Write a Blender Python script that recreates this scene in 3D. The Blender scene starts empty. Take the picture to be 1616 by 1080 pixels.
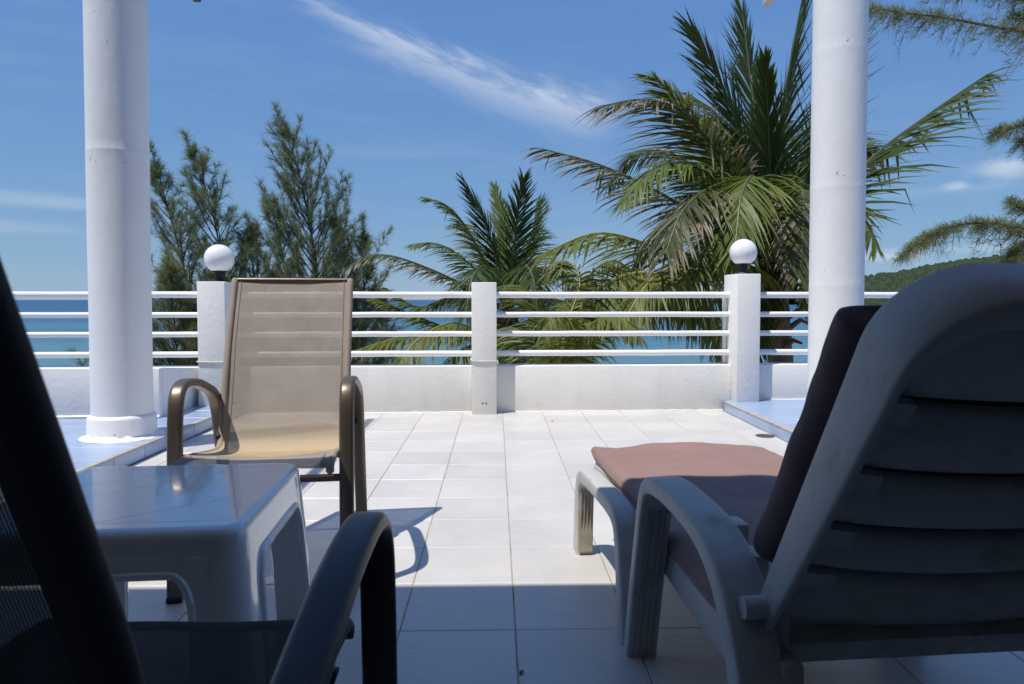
import bpy, bmesh, math, random
import numpy as np
from mathutils import Vector, Matrix, Euler, noise as mnoise

random.seed(7)
rng = np.random.default_rng(7)
SC = bpy.context.scene
COL = SC.collection
R = math.radians

# ------------------------------------------------------------------ camera
F_PX, W_PX = 1086.0, 1616.0
CAM_Z = 0.855
PITCH, YAW = R(2.14), R(1.32)
Y0 = 514.0                                     # picture row of the optical axis (small lens shift)
cam = bpy.data.cameras.new("camera")
cam.sensor_width = 36.0
cam.lens = F_PX / W_PX * 36.0
cam.shift_y = -(540.0 - Y0) / W_PX
cam.clip_start = 0.05
cam.clip_end = 60000.0
cam.dof.use_dof = True
cam.dof.focus_distance = 4.0
cam.dof.aperture_fstop = 13.0
cam_o = bpy.data.objects.new("camera", cam)
cam_o.location = (0, 0, CAM_Z)
cam_o.rotation_euler = Euler((R(90) - PITCH, 0, -YAW), 'XYZ')
COL.objects.link(cam_o)
SC.camera = cam_o
CAM_M = cam_o.rotation_euler.to_matrix()


def ray(px, py):
    return CAM_M @ Vector(((px - 808.0) / F_PX, (Y0 - py) / F_PX, -1.0))


def at(px, py, Y):
    """World point seen at a photograph pixel, at real distance Y in front of the terrace's origin."""
    d = ray(px, py)
    return Vector((0, 0, CAM_Z)) + d * (Y / d.y)


# ------------------------------------------------------------------ light
SUN_TO = Vector((-0.335, -0.25, 1.0)).normalized()      # towards the sun
SUN_EL = math.asin(SUN_TO.z)
SUN_AZ = math.atan2(SUN_TO.x, SUN_TO.y)                  # clockwise from +Y

world = bpy.data.worlds.new("World")
SC.world = world
world.use_nodes = True
wt = world.node_tree
for n in list(wt.nodes):
    wt.nodes.remove(n)


def nd(t, typ, **kw):
    n = t.nodes.new(typ)
    for k, v in kw.items():
        if k == 'ins':
            for a, b in v.items():
                n.inputs[a].default_value = b
        else:
            setattr(n, k, v)
    return n


def build_sky():
    t = wt
    L = t.links.new
    out = nd(t, 'ShaderNodeOutputWorld')
    bg = nd(t, 'ShaderNodeBackground', ins={'Strength': 0.134})
    sky = nd(t, 'ShaderNodeTexSky', sky_type='NISHITA', sun_disc=False)
    sky.sun_elevation = SUN_EL
    sky.sun_rotation = SUN_AZ % (2 * math.pi)
    sky.altitude = 0.0
    sky.air_density = 1.0
    sky.dust_density = 0.0
    sky.ozone_density = 1.0
    L(bg.outputs[0], out.inputs[0])
    tc = nd(t, 'ShaderNodeTexCoord')
    D = tc.outputs['Generated']

    def math_(op, a, b=None, c=None, clamp=False):
        m = nd(t, 'ShaderNodeMath', operation=op, use_clamp=clamp)
        for i, v in enumerate((a, b, c)):
            if v is None:
                continue
            if isinstance(v, (int, float)):
                m.inputs[i].default_value = v
            else:
                L(v, m.inputs[i])
        return m.outputs[0]

    def dot(vec):
        m = nd(t, 'ShaderNodeVectorMath', operation='DOT_PRODUCT')
        L(D, m.inputs[0])
        m.inputs[1].default_value = vec
        return m.outputs['Value']

    def frame(d1, d2):
        n = d1.cross(d2).normalized()
        c = (d1 + d2).normalized()
        a = n.cross(c).normalized()
        return c, a, n

    # one long wisp of cirrus, thin at its upper end
    d1, d2 = ray(430, -20).normalized(), ray(975, 205).normalized()
    c, a, n = frame(d1, d2)
    half = math.acos(max(-1, min(1, d1.dot(d2)))) / 2
    along, across = dot(a), dot(n)
    comb = nd(t, 'ShaderNodeCombineXYZ')
    L(math_('MULTIPLY', along, 7.0), comb.inputs[0])
    L(math_('MULTIPLY', across, 30.0), comb.inputs[1])
    nz = nd(t, 'ShaderNodeTexNoise', ins={'Scale': 1.6, 'Detail': 7.0, 'Roughness': 0.62, 'Distortion': 0.6})
    L(comb.outputs[0], nz.inputs['Vector'])
    wig = math_('MULTIPLY', math_('SUBTRACT', nz.outputs[0], 0.5), 0.075)
    # the wisp bows down a little in its middle
    bow = math_('MULTIPLY', math_('MULTIPLY', along, along), 0.35)
    off = math_('ADD', math_('ADD', across, wig), math_('SUBTRACT', bow, 0.012))
    # widens along its length
    s = math_('MULTIPLY_ADD', along, 0.5 / half, 0.5, clamp=True)
    width = math_('MULTIPLY_ADD', s, 0.016, 0.013)
    q = math_('DIVIDE', off, width)
    core = math_('POWER', 2.718, math_('MULTIPLY', math_('MULTIPLY', q, q), -1.0))
    ends = nd(t, 'ShaderNodeMapRange', interpolation_type='SMOOTHSTEP',
              ins={'From Min': -half * 1.25, 'From Max': -half * 0.4, 'To Min': 0.0, 'To Max': 1.0})
    L(along, ends.inputs[0])
    ende = nd(t, 'ShaderNodeMapRange', interpolation_type='SMOOTHSTEP',
              ins={'From Min': half * 1.05, 'From Max': half * 0.75, 'To Min': 0.0, 'To Max': 1.0})
    L(along, ende.inputs[0])
    fr = nd(t, 'ShaderNodeMath', operation='GREATER_THAN')
    L(dot(c), fr.inputs[0]); fr.inputs[1].default_value = 0.2
    m = math_('MULTIPLY', math_('MULTIPLY', core, ends.outputs[0]), math_('MULTIPLY', ende.outputs[0], fr.outputs[0]))
    tex = nd(t, 'ShaderNodeMapRange', ins={'From Min': 0.3, 'From Max': 0.75, 'To Min': 0.25, 'To Max': 1.0})
    L(nz.outputs[0], tex.inputs[0])
    m = math_('MULTIPLY', math_('MULTIPLY', m, tex.outputs[0]), 0.60)

    # small low cumulus and thin veils
    nz2 = nd(t, 'ShaderNodeTexNoise', ins={'Scale': 26.0, 'Detail': 6.0, 'Roughness': 0.6})
    mp = nd(t, 'ShaderNodeMapping')
    mp.inputs['Scale'].default_value = (1, 1, 1.7)
    L(D, mp.inputs[0]); L(mp.outputs[0], nz2.inputs['Vector'])
    nz3 = nd(t, 'ShaderNodeTexNoise', ins={'Scale': 5.0, 'Detail': 5.0, 'Roughness': 0.55})
    mp3 = nd(t, 'ShaderNodeMapping')
    mp3.inputs['Scale'].default_value = (1, 1, 7.0)
    L(D, mp3.inputs[0]); L(mp3.outputs[0], nz3.inputs['Vector'])

    def puff(px, py, w, h, amp, nzn, lo=0.35, hi=0.65):
        c_ = ray(px, py).normalized()
        rgt = c_.cross(Vector((0, 0, 1))).normalized()
        up = rgt.cross(c_)
        x = math_('DIVIDE', dot(rgt), w / F_PX)
        y = math_('DIVIDE', dot(up), h / F_PX)
        r2 = math_('ADD', math_('MULTIPLY', x, x), math_('MULTIPLY', y, y))
        g = math_('POWER', 2.718, math_('MULTIPLY', r2, -1.0))
        g = math_('MULTIPLY', g, math_('GREATER_THAN', dot(c_), 0.3))
        mr = nd(t, 'ShaderNodeMapRange', interpolation_type='SMOOTHSTEP',
                ins={'From Min': lo, 'From Max': hi, 'To Min': 0.0, 'To Max': 1.0})
        L(math_('ADD', nzn.outputs[0], math_('MULTIPLY', math_('SUBTRACT', g, 0.5), 0.35)), mr.inputs[0])
        return math_('MULTIPLY', math_('MULTIPLY', g, mr.outputs[0]), amp)

    for args in ((1592, 263, 34, 15, 0.5, nz2, 0.3, 0.6), (1512, 294, 18, 7, 0.35, nz2, 0.3, 0.6),
                 (1408, 404, 44, 13, 0.42, nz2, 0.3, 0.6), (1555, 392, 60, 7, 0.2, nz2, 0.3, 0.6),
                 (60, 318, 130, 13, 0.22, nz3, 0.3, 0.7), (30, 362, 130, 14, 0.18, nz3, 0.3, 0.7),
                 (1090, 560, 260, 20, 0.0, nz3, 0.3, 0.7), (640, 240, 240, 14, 0.05, nz3, 0.3, 0.7),
                 (1480, 300, 120, 8, 0.08, nz3, 0.3, 0.7)):
        m = math_('ADD', m, puff(*args), clamp=True)
    # faint veil of thin cloud all round the sky
    veil = nd(t, 'ShaderNodeMapRange', ins={'From Min': 0.5, 'From Max': 0.85, 'To Min': 0.0, 'To Max': 0.05})
    L(nz3.outputs[0], veil.inputs[0])
    m = math_('ADD', m, veil.outputs[0], clamp=True)

    mix = nd(t, 'ShaderNodeMix', data_type='RGBA')
    L(m, mix.inputs[0])
    # the photograph's film response to the clear sky: flatter towards the horizon, bluer all over
    sepc = nd(t, 'ShaderNodeSeparateColor')
    L(sky.outputs[0], sepc.inputs[0])
    comc = nd(t, 'ShaderNodeCombineColor')
    for i, (a_, g_) in enumerate(((0.735, 0.56), (1.344, 0.45), (3.52, 0.15))):
        L(math_('MULTIPLY', math_('POWER', sepc.outputs[i], g_), a_), comc.inputs[i])
    L(comc.outputs[0], mix.inputs[6])
    mix.inputs[7].default_value = (6.0, 6.3, 6.8, 1)
    L(mix.outputs[2], bg.inputs[0])


build_sky()

sun = bpy.data.lights.new("sun", 'SUN')
sun.energy = 4.6
sun.angle = R(0.53)
sun.color = (1.0, 0.94, 0.85)
sun_o = bpy.data.objects.new("sun", sun)
sun_o.rotation_euler = SUN_TO.to_track_quat('Z', 'Y').to_euler()
sun_o.location = (-6, -5, 18)
COL.objects.link(sun_o)

SC.view_settings.view_transform = 'Standard'
SC.view_settings.look = 'None'
SC.view_settings.exposure = 0.0
SC.view_settings.gamma = 1.0
SC.view_settings.use_curve_mapping = False
SC.render.engine = 'CYCLES'
SC.cycles.max_bounces = 8
SC.cycles.transparent_max_bounces = 24
SC.cycles.caustics_reflective = False
SC.cycles.caustics_refractive = False

# ------------------------------------------------------------------ materials


def new_mat(name):
    m = bpy.data.materials.new(name)
    m.use_nodes = True
    t = m.node_tree
    bsdf = t.nodes['Principled BSDF']
    return m, t, bsdf


def simple(name, col, rough=0.5, metal=0.0, var=0.0, vscale=6.0, bump=0.0, bscale=60.0, spec=0.5, coat=0.0, dirt=None, dscale=3.0, dlo=0.55, dhi=0.8, rand=0.0, streak=0.0):
    m, t, b = new_mat(name)
    L = t.links.new
    b.inputs['Roughness'].default_value = rough
    b.inputs['Metallic'].default_value = metal
    b.inputs['Specular IOR Level'].default_value = spec
    b.inputs['Coat Weight'].default_value = coat
    if coat:
        b.inputs['Coat IOR'].default_value = 1.75
        b.inputs['Specular IOR Level'].default_value = 0.8
    tc = nd(t, 'ShaderNodeTexCoord')
    src = nd(t, 'ShaderNodeRGB')
    src.outputs[0].default_value = (*col, 1)
    c = src.outputs[0]
    if var:
        nz = nd(t, 'ShaderNodeTexNoise', ins={'Scale': vscale, 'Detail': 6.0, 'Roughness': 0.6})
        L(tc.outputs['Object'], nz.inputs['Vector'])
        mr = nd(t, 'ShaderNodeMapRange', ins={'From Min': 0.25, 'From Max': 0.75, 'To Min': 1 - var, 'To Max': 1 + var})
        L(nz.outputs[0], mr.inputs[0])
        mx = nd(t, 'ShaderNodeMix', data_type='RGBA', blend_type='MULTIPLY')
        mx.inputs[0].default_value = 1.0
        L(c, mx.inputs[6]); L(mr.outputs[0], mx.inputs[7])
        c = mx.outputs[2]
    if streak:
        sx_ = nd(t, 'ShaderNodeTexNoise', ins={'Scale': 9.0, 'Detail': 6.0, 'Roughness': 0.7})
        mps = nd(t, 'ShaderNodeMapping'); mps.inputs['Scale'].default_value = (1.0, 1.0, 0.10)
        L(tc.outputs['Object'], mps.inputs[0]); L(mps.outputs[0], sx_.inputs['Vector'])
        mr = nd(t, 'ShaderNodeMapRange', ins={'From Min': 0.45, 'From Max': 0.8, 'To Min': 1.0, 'To Max': 1 - 2.2 * streak})
        L(sx_.outputs[0], mr.inputs[0])
        mx = nd(t, 'ShaderNodeMix', data_type='RGBA', blend_type='MULTIPLY')
        mx.inputs[0].default_value = 1.0
        L(c, mx.inputs[6]); L(mr.outputs[0], mx.inputs[7])
        c = mx.outputs[2]
    if rand:
        oi = nd(t, 'ShaderNodeObjectInfo')
        mr = nd(t, 'ShaderNodeMapRange', ins={'To Min': 1 - rand, 'To Max': 1 + rand})
        L(oi.outputs['Random'], mr.inputs[0])
        mx = nd(t, 'ShaderNodeMix', data_type='RGBA', blend_type='MULTIPLY')
        mx.inputs[0].default_value = 1.0
        L(c, mx.inputs[6]); L(mr.outputs[0], mx.inputs[7])
        c = mx.outputs[2]
    if dirt is not None:
        nz = nd(t, 'ShaderNodeTexNoise', ins={'Scale': dscale, 'Detail': 8.0, 'Roughness': 0.7})
        L(tc.outputs['Object'], nz.inputs['Vector'])
        mr = nd(t, 'ShaderNodeMapRange', interpolation_type='SMOOTHSTEP', ins={'From Min': dlo, 'From Max': dhi, 'To Min': 0, 'To Max': 0.8})
        L(nz.outputs[0], mr.inputs[0])
        mx = nd(t, 'ShaderNodeMix', data_type='RGBA')
        L(mr.outputs[0], mx.inputs[0]); L(c, mx.inputs[6]); mx.inputs[7].default_value = (*dirt, 1)
        c = mx.outputs[2]
    L(c, b.inputs['Base Color'])
    if bump:
        nz = nd(t, 'ShaderNodeTexNoise', ins={'Scale': bscale, 'Detail': 5.0, 'Roughness': 0.6})
        L(tc.outputs['Object'], nz.inputs['Vector'])
        bp = nd(t, 'ShaderNodeBump', ins={'Strength': 1.0, 'Distance': bump})
        L(nz.outputs[0], bp.inputs['Height'])
        L(bp.outputs[0], b.inputs['Normal'])
    return m


def tile_mat(name, col, rough):
    m, t, b = new_mat(name)
    L = t.links.new
    geo = nd(t, 'ShaderNodeNewGeometry')
    oi = nd(t, 'ShaderNodeObjectInfo')
    nz = nd(t, 'ShaderNodeTexNoise', ins={'Scale': 9.0, 'Detail': 7.0, 'Roughness': 0.6, 'Distortion': 0.8})
    mp = nd(t, 'ShaderNodeMapping')
    mp.inputs['Rotation'].default_value = (0, 0, 0.6)
    mp.inputs['Scale'].default_value = (0.6, 1.7, 1)
    L(geo.outputs['Position'], mp.inputs[0]); L(mp.outputs[0], nz.inputs['Vector'])
    st = nd(t, 'ShaderNodeTexNoise', ins={'Scale': 2.2, 'Detail': 8.0, 'Roughness': 0.7})
    L(geo.outputs['Position'], st.inputs['Vector'])
    a = nd(t, 'ShaderNodeMapRange', ins={'From Min': 0.3, 'From Max': 0.7, 'To Min': 0.87, 'To Max': 1.04})
    L(st.outputs[0], a.inputs[0])
    r_ = nd(t, 'ShaderNodeMapRange', ins={'To Min': 0.91, 'To Max': 1.03})
    L(oi.outputs['Random'], r_.inputs[0])
    mu = nd(t, 'ShaderNodeMath', operation='MULTIPLY')
    L(a.outputs[0], mu.inputs[0]); L(r_.outputs[0], mu.inputs[1])
    mx = nd(t, 'ShaderNodeMix', data_type='RGBA', blend_type='MULTIPLY')
    mx.inputs[0].default_value = 1.0
    mx.inputs[6].default_value = (*col, 1)
    L(mu.outputs[0], mx.inputs[7])
    L(mx.outputs[2], b.inputs['Base Color'])
    b.inputs['Coat Weight'].default_value = 0.45
    b.inputs['Coat Roughness'].default_value = 0.30
    b.inputs['Coat IOR'].default_value = 1.5
    rr = nd(t, 'ShaderNodeMapRange', ins={'From Min': 0.3, 'From Max': 0.7, 'To Min': rough - 0.06, 'To Max': rough + 0.12})
    L(st.outputs[0], rr.inputs[0]); L(rr.outputs[0], b.inputs['Roughness'])
    bp = nd(t, 'ShaderNodeBump', ins={'Strength': 1.0, 'Distance': 0.0034})
    L(nz.outputs[0], bp.inputs['Height']); L(bp.outputs[0], b.inputs['Normal'])
    return m


def column_mat():
    """White masonry paint with hairline patches and a few chips of bare cement."""
    m, t, b = new_mat('column_paint')
    L = t.links.new
    tc = nd(t, 'ShaderNodeTexCoord')
    b.inputs['Roughness'].default_value = 0.42
    nz = nd(t, 'ShaderNodeTexNoise', ins={'Scale': 5.0, 'Detail': 8.0, 'Roughness': 0.65})
    L(tc.outputs['Object'], nz.inputs['Vector'])
    mr = nd(t, 'ShaderNodeMapRange', ins={'From Min': 0.3, 'From Max': 0.7, 'To Min': 0.78, 'To Max': 0.84})
    L(nz.outputs[0], mr.inputs[0])
    ch = nd(t, 'ShaderNodeTexNoise', ins={'Scale': 34.0, 'Detail': 3.0, 'Roughness': 0.6})
    mp = nd(t, 'ShaderNodeMapping'); mp.inputs['Scale'].default_value = (1.0, 1.0, 0.55)
    L(tc.outputs['Object'], mp.inputs[0]); L(mp.outputs[0], ch.inputs['Vector'])
    big = nd(t, 'ShaderNodeTexNoise', ins={'Scale': 2.3, 'Detail': 1.0})
    L(tc.outputs['Object'], big.inputs['Vector'])
    ad = nd(t, 'ShaderNodeMath', operation='MULTIPLY_ADD')
    L(big.outputs[0], ad.inputs[0]); ad.inputs[1].default_value = 0.5; L(ch.outputs[0], ad.inputs[2])
    th = nd(t, 'ShaderNodeMapRange', ins={'From Min': 1.022, 'From Max': 1.037, 'To Min': 0, 'To Max': 1})
    L(ad.outputs[0], th.inputs[0])
    cb = nd(t, 'ShaderNodeCombineColor')
    L(mr.outputs[0], cb.inputs[0]); L(mr.outputs[0], cb.inputs[1])
    bl = nd(t, 'ShaderNodeMath', operation='MULTIPLY'); L(mr.outputs[0], bl.inputs[0]); bl.inputs[1].default_value = 1.0
    L(bl.outputs[0], cb.inputs[2])
    mx = nd(t, 'ShaderNodeMix', data_type='RGBA')
    L(th.outputs[0], mx.inputs[0]); L(cb.outputs[0], mx.inputs[6]); mx.inputs[7].default_value = (0.18, 0.17, 0.17, 1)
    L(mx.outputs[2], b.inputs['Base Color'])
    bn = nd(t, 'ShaderNodeTexNoise', ins={'Scale': 22.0, 'Detail': 6.0, 'Roughness': 0.6})
    mpb = nd(t, 'ShaderNodeMapping'); mpb.inputs['Scale'].default_value = (1.0, 1.0, 0.35)
    L(tc.outputs['Object'], mpb.inputs[0]); L(mpb.outputs[0], bn.inputs['Vector'])
    bp = nd(t, 'ShaderNodeBump', ins={'Strength': 1.0, 'Distance': 0.0025})
    L(bn.outputs[0], bp.inputs['Height']); L(bp.outputs[0], b.inputs['Normal'])
    return m


def sling_mat(name='sling_mesh', base=(0.365, 0.315, 0.275), stain=(0.60, 0.44, 0.22), thr=0.53):
    """Woven taupe mesh: real holes between the threads (UV in metres)."""
    m, t, b = new_mat(name)
    L = t.links.new
    uv = nd(t, 'ShaderNodeUVMap')
    sp = nd(t, 'ShaderNodeSeparateXYZ')
    L(uv.outputs[0], sp.inputs[0])

    def M(op, a, b_=None, c=None, clamp=False):
        n = nd(t, 'ShaderNodeMath', operation=op, use_clamp=clamp)
        for i, v in enumerate((a, b_, c)):
            if v is None:
                continue
            if isinstance(v, (int, float)):
                n.inputs[i].default_value = v
            else:
                L(v, n.inputs[i])
        return n.outputs[0]
    per = 0.0021
    su = M('SINE', M('MULTIPLY', sp.outputs[0], 2 * math.pi / per))
    sv = M('SINE', M('MULTIPLY', sp.outputs[1], 2 * math.pi / per))
    hole = M('GREATER_THAN', M('MINIMUM', su, sv), thr)
    # hems along both edges are doubled and closed
    edge = M('LESS_THAN', M('ABSOLUTE', sp.outputs[0]), 0.178)
    hole = M('MULTIPLY', hole, edge)
    b.inputs['Roughness'].default_value = 0.8
    b.inputs['Specular IOR Level'].default_value = 0.5 if thr < 0.6 else 0.08
    nz = nd(t, 'ShaderNodeTexNoise', ins={'Scale': 9.0, 'Detail': 7.0, 'Roughness': 0.65})
    L(uv.outputs[0], nz.inputs['Vector'])
    mr = nd(t, 'ShaderNodeMapRange', ins={'From Min': 0.3, 'From Max': 0.7, 'To Min': 0.88, 'To Max': 1.08})
    L(nz.outputs[0], mr.inputs[0])
    # old tan water stain in the seat's hollow: v measured from the seat front
    g = M('SUBTRACT', sp.outputs[1], 0.36)
    wob = M('MULTIPLY', M('SUBTRACT', nz.outputs[0], 0.5), 0.22)
    g = M('ADD', g, wob)
    st = nd(t, 'ShaderNodeMapRange', interpolation_type='SMOOTHSTEP', ins={'From Min': 0.24, 'From Max': 0.03, 'To Min': 0, 'To Max': 0.85})
    L(M('ABSOLUTE', g), st.inputs[0])
    mx = nd(t, 'ShaderNodeMix', data_type='RGBA')
    L(st.outputs[0], mx.inputs[0])
    mx.inputs[6].default_value = (*base, 1)
    mx.inputs[7].default_value = (*stain, 1)
    hem = nd(t, 'ShaderNodeMix', data_type='RGBA', blend_type='MULTIPLY')
    hem.inputs[0].default_value = 1.0
    L(mx.outputs[2], hem.inputs[6]); L(mr.outputs[0], hem.inputs[7])
    L(hem.outputs[2], b.inputs['Base Color'])
    tr = nd(t, 'ShaderNodeBsdfTranslucent')
    L(hem.outputs[2], tr.inputs[0])
    m1 = nd(t, 'ShaderNodeMixShader', ins={0: 0.15})
    L(b.outputs[0], m1.inputs[1]); L(tr.outputs[0], m1.inputs[2])
    tp = nd(t, 'ShaderNodeBsdfTransparent')
    m2 = nd(t, 'ShaderNodeMixShader')
    L(hole, m2.inputs[0]); L(m1.outputs[0], m2.inputs[1]); L(tp.outputs[0], m2.inputs[2])
    o = t.nodes['Material Output']
    L(m2.outputs[0], o.inputs[0])
    return m


def leaf_mat(name, base, tip, dry, dry_amt, trans=0.25):
    """Leaf colour along the blade (UV x) and along the frond (UV y)."""
    m, t, b = new_mat(name)
    L = t.links.new
    uv = nd(t, 'ShaderNodeUVMap')
    sp = nd(t, 'ShaderNodeSeparateXYZ')
    L(uv.outputs[0], sp.inputs[0])
    geo = nd(t, 'ShaderNodeNewGeometry')
    nz = nd(t, 'ShaderNodeTexNoise', ins={'Scale': 5.0, 'Detail': 4.0, 'Roughness': 0.7})
    L(geo.outputs['Position'], nz.inputs['Vector'])
    mx = nd(t, 'ShaderNodeMix', data_type='RGBA')
    L(sp.outputs[0], mx.inputs[0])
    mx.inputs[6].default_value = (*base, 1); mx.inputs[7].default_value = (*tip, 1)
    am = nd(t, 'ShaderNodeMath', operation='MULTIPLY_ADD')
    L(sp.outputs[0], am.inputs[0]); am.inputs[1].default_value = 0.45; L(nz.outputs[0], am.inputs[2])
    dr = nd(t, 'ShaderNodeMapRange', interpolation_type='SMOOTHSTEP',
            ins={'From Min': 1.08 - dry_amt, 'From Max': 1.22 - dry_amt, 'To Min': 0.0, 'To Max': 1.0})
    L(am.outputs[0], dr.inputs[0])
    m2 = nd(t, 'ShaderNodeMix', data_type='RGBA')
    L(dr.outputs[0], m2.inputs[0]); L(mx.outputs[2], m2.inputs[6]); m2.inputs[7].default_value = (*dry, 1)
    L(m2.outputs[2], b.inputs['Base Color'])
    b.inputs['Roughness'].default_value = 0.48
    b.inputs['Specular IOR Level'].default_value = 0.28
    tr = nd(t, 'ShaderNodeBsdfTranslucent')
    hs = nd(t, 'ShaderNodeHueSaturation', ins={'Hue': 0.485, 'Saturation': 1.1, 'Value': 1.6})
    L(m2.outputs[2], hs.inputs['Color']); L(hs.outputs[0], tr.inputs[0])
    ms = nd(t, 'ShaderNodeMixShader', ins={0: trans})
    L(b.outputs[0], ms.inputs[1]); L(tr.outputs[0], ms.inputs[2])
    L(ms.outputs[0], t.nodes['Material Output'].inputs[0])
    return m


def needle_mat(name, a_col, b_col):
    m, t, b = new_mat(name)
    L = t.links.new
    geo = nd(t, 'ShaderNodeNewGeometry')
    nz = nd(t, 'ShaderNodeTexNoise', ins={'Scale': 1.6, 'Detail': 5.0, 'Roughness': 0.7})
    L(geo.outputs['Position'], nz.inputs['Vector'])
    cr = nd(t, 'ShaderNodeMapRange', ins={'From Min': 0.35, 'From Max': 0.65})
    L(nz.outputs[0], cr.inputs[0])
    mx = nd(t, 'ShaderNodeMix', data_type='RGBA')
    L(cr.outputs[0], mx.inputs[0])
    mx.inputs[6].default_value = (*a_col, 1); mx.inputs[7].default_value = (*b_col, 1)
    L(mx.outputs[2], b.inputs['Base Color'])
    b.inputs['Roughness'].default_value = 0.6
    b.inputs['Specular IOR Level'].default_value = 0.25
    tr = nd(t, 'ShaderNodeBsdfTranslucent')
    L(mx.outputs[2], tr.inputs[0])
    ms = nd(t, 'ShaderNodeMixShader', ins={0: 0.5})
    L(b.outputs[0], ms.inputs[1]); L(tr.outputs[0], ms.inputs[2])
    L(ms.outputs[0], t.nodes['Material Output'].inputs[0])
    return m


def sea_mat():
    m, t, b = new_mat('sea_water')
    L = t.links.new
    geo = nd(t, 'ShaderNodeNewGeometry')
    sp = nd(t, 'ShaderNodeSeparateXYZ')
    L(geo.outputs['Position'], sp.inputs[0])
    lg = nd(t, 'ShaderNodeMath', operation='LOGARITHM')
    L(sp.outputs[1], lg.inputs[0]); lg.inputs[1].default_value = 10.0
    nz = nd(t, 'ShaderNodeTexNoise', ins={'Scale': 0.028, 'Detail': 7.0, 'Roughness': 0.65})
    mp = nd(t, 'ShaderNodeMapping'); mp.inputs['Scale'].default_value = (0.12, 1.0, 1)
    L(geo.outputs['Position'], mp.inputs[0]); L(mp.outputs[0], nz.inputs['Vector'])
    ad = nd(t, 'ShaderNodeMath', operation='MULTIPLY_ADD')
    L(nz.outputs[0], ad.inputs[0]); ad.inputs[1].default_value = 1.1; L(lg.outputs[0], ad.inputs[2])
    cr = nd(t, 'ShaderNodeValToRGB')
    mr = nd(t, 'ShaderNodeMapRange', ins={'From Min': 2.2, 'From Max': 3.9})
    L(ad.outputs[0], mr.inputs[0]); L(mr.outputs[0], cr.inputs[0])
    e = cr.color_ramp.elements
    e[0].position = 0.0; e[0].color = (0.115, 0.235, 0.25, 1)
    e[1].position = 1.0; e[1].color = (0.014, 0.055, 0.14, 1)
    k = e.new(0.35); k.color = (0.045, 0.14, 0.215, 1)
    k = e.new(0.62); k.color = (0.024, 0.085, 0.17, 1)
    L(cr.outputs[0], b.inputs['Base Color'])
    b.inputs['Roughness'].default_value = 0.32
    b.inputs['Specular IOR Level'].default_value = 0.35
    b.inputs['IOR'].default_value = 1.33
    wv = nd(t, 'ShaderNodeTexNoise', ins={'Scale': 0.8, 'Detail': 8.0, 'Roughness': 0.65})
    mp2 = nd(t, 'ShaderNodeMapping'); mp2.inputs['Scale'].default_value = (0.35, 1.0, 1)
    L(geo.outputs['Position'], mp2.inputs[0]); L(mp2.outputs[0], wv.inputs['Vector'])
    bp = nd(t, 'ShaderNodeBump', ins={'Strength': 1.0, 'Distance': 0.55})
    L(wv.outputs[0], bp.inputs['Height']); L(bp.outputs[0], b.inputs['Normal'])
    return m


def cloth_mat(name='cushion_cloth', col=(0.285, 0.172, 0.148, 1)):
    m, t, b = new_mat(name)
    L = t.links.new
    tc = nd(t, 'ShaderNodeTexCoord')
    nz = nd(t, 'ShaderNodeTexNoise', ins={'Scale': 4.0, 'Detail': 8.0, 'Roughness': 0.7})
    L(tc.outputs['Object'], nz.inputs['Vector'])
    mr = nd(t, 'ShaderNodeMapRange', ins={'From Min': 0.3, 'From Max': 0.7, 'To Min': 0.9, 'To Max': 1.08})
    L(nz.outputs[0], mr.inputs[0])
    mx = nd(t, 'ShaderNodeMix', data_type='RGBA', blend_type='MULTIPLY')
    mx.inputs[0].default_value = 1.0
    mx.inputs[6].default_value = col
    L(mr.outputs[0], mx.inputs[7]); L(mx.outputs[2], b.inputs['Base Color'])
    b.inputs['Roughness'].default_value = 0.85
    b.inputs['Sheen Weight'].default_value = 0.15
    wv = nd(t, 'ShaderNodeTexNoise', ins={'Scale': 700.0, 'Detail': 2.0})
    L(tc.outputs['Object'], wv.inputs['Vector'])
    w2 = nd(t, 'ShaderNodeTexNoise', ins={'Scale': 14.0, 'Detail': 4.0})
    L(tc.outputs['Object'], w2.inputs['Vector'])
    b1 = nd(t, 'ShaderNodeBump', ins={'Strength': 0.5, 'Distance': 0.0006})
    L(wv.outputs[0], b1.inputs['Height'])
    b2 = nd(t, 'ShaderNodeBump', ins={'Strength': 0.8, 'Distance': 0.006})
    L(w2.outputs[0], b2.inputs['Height']); L(b1.outputs[0], b2.inputs['Normal'])
    L(b2.outputs[0], b.inputs['Normal'])
    return m


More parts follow.
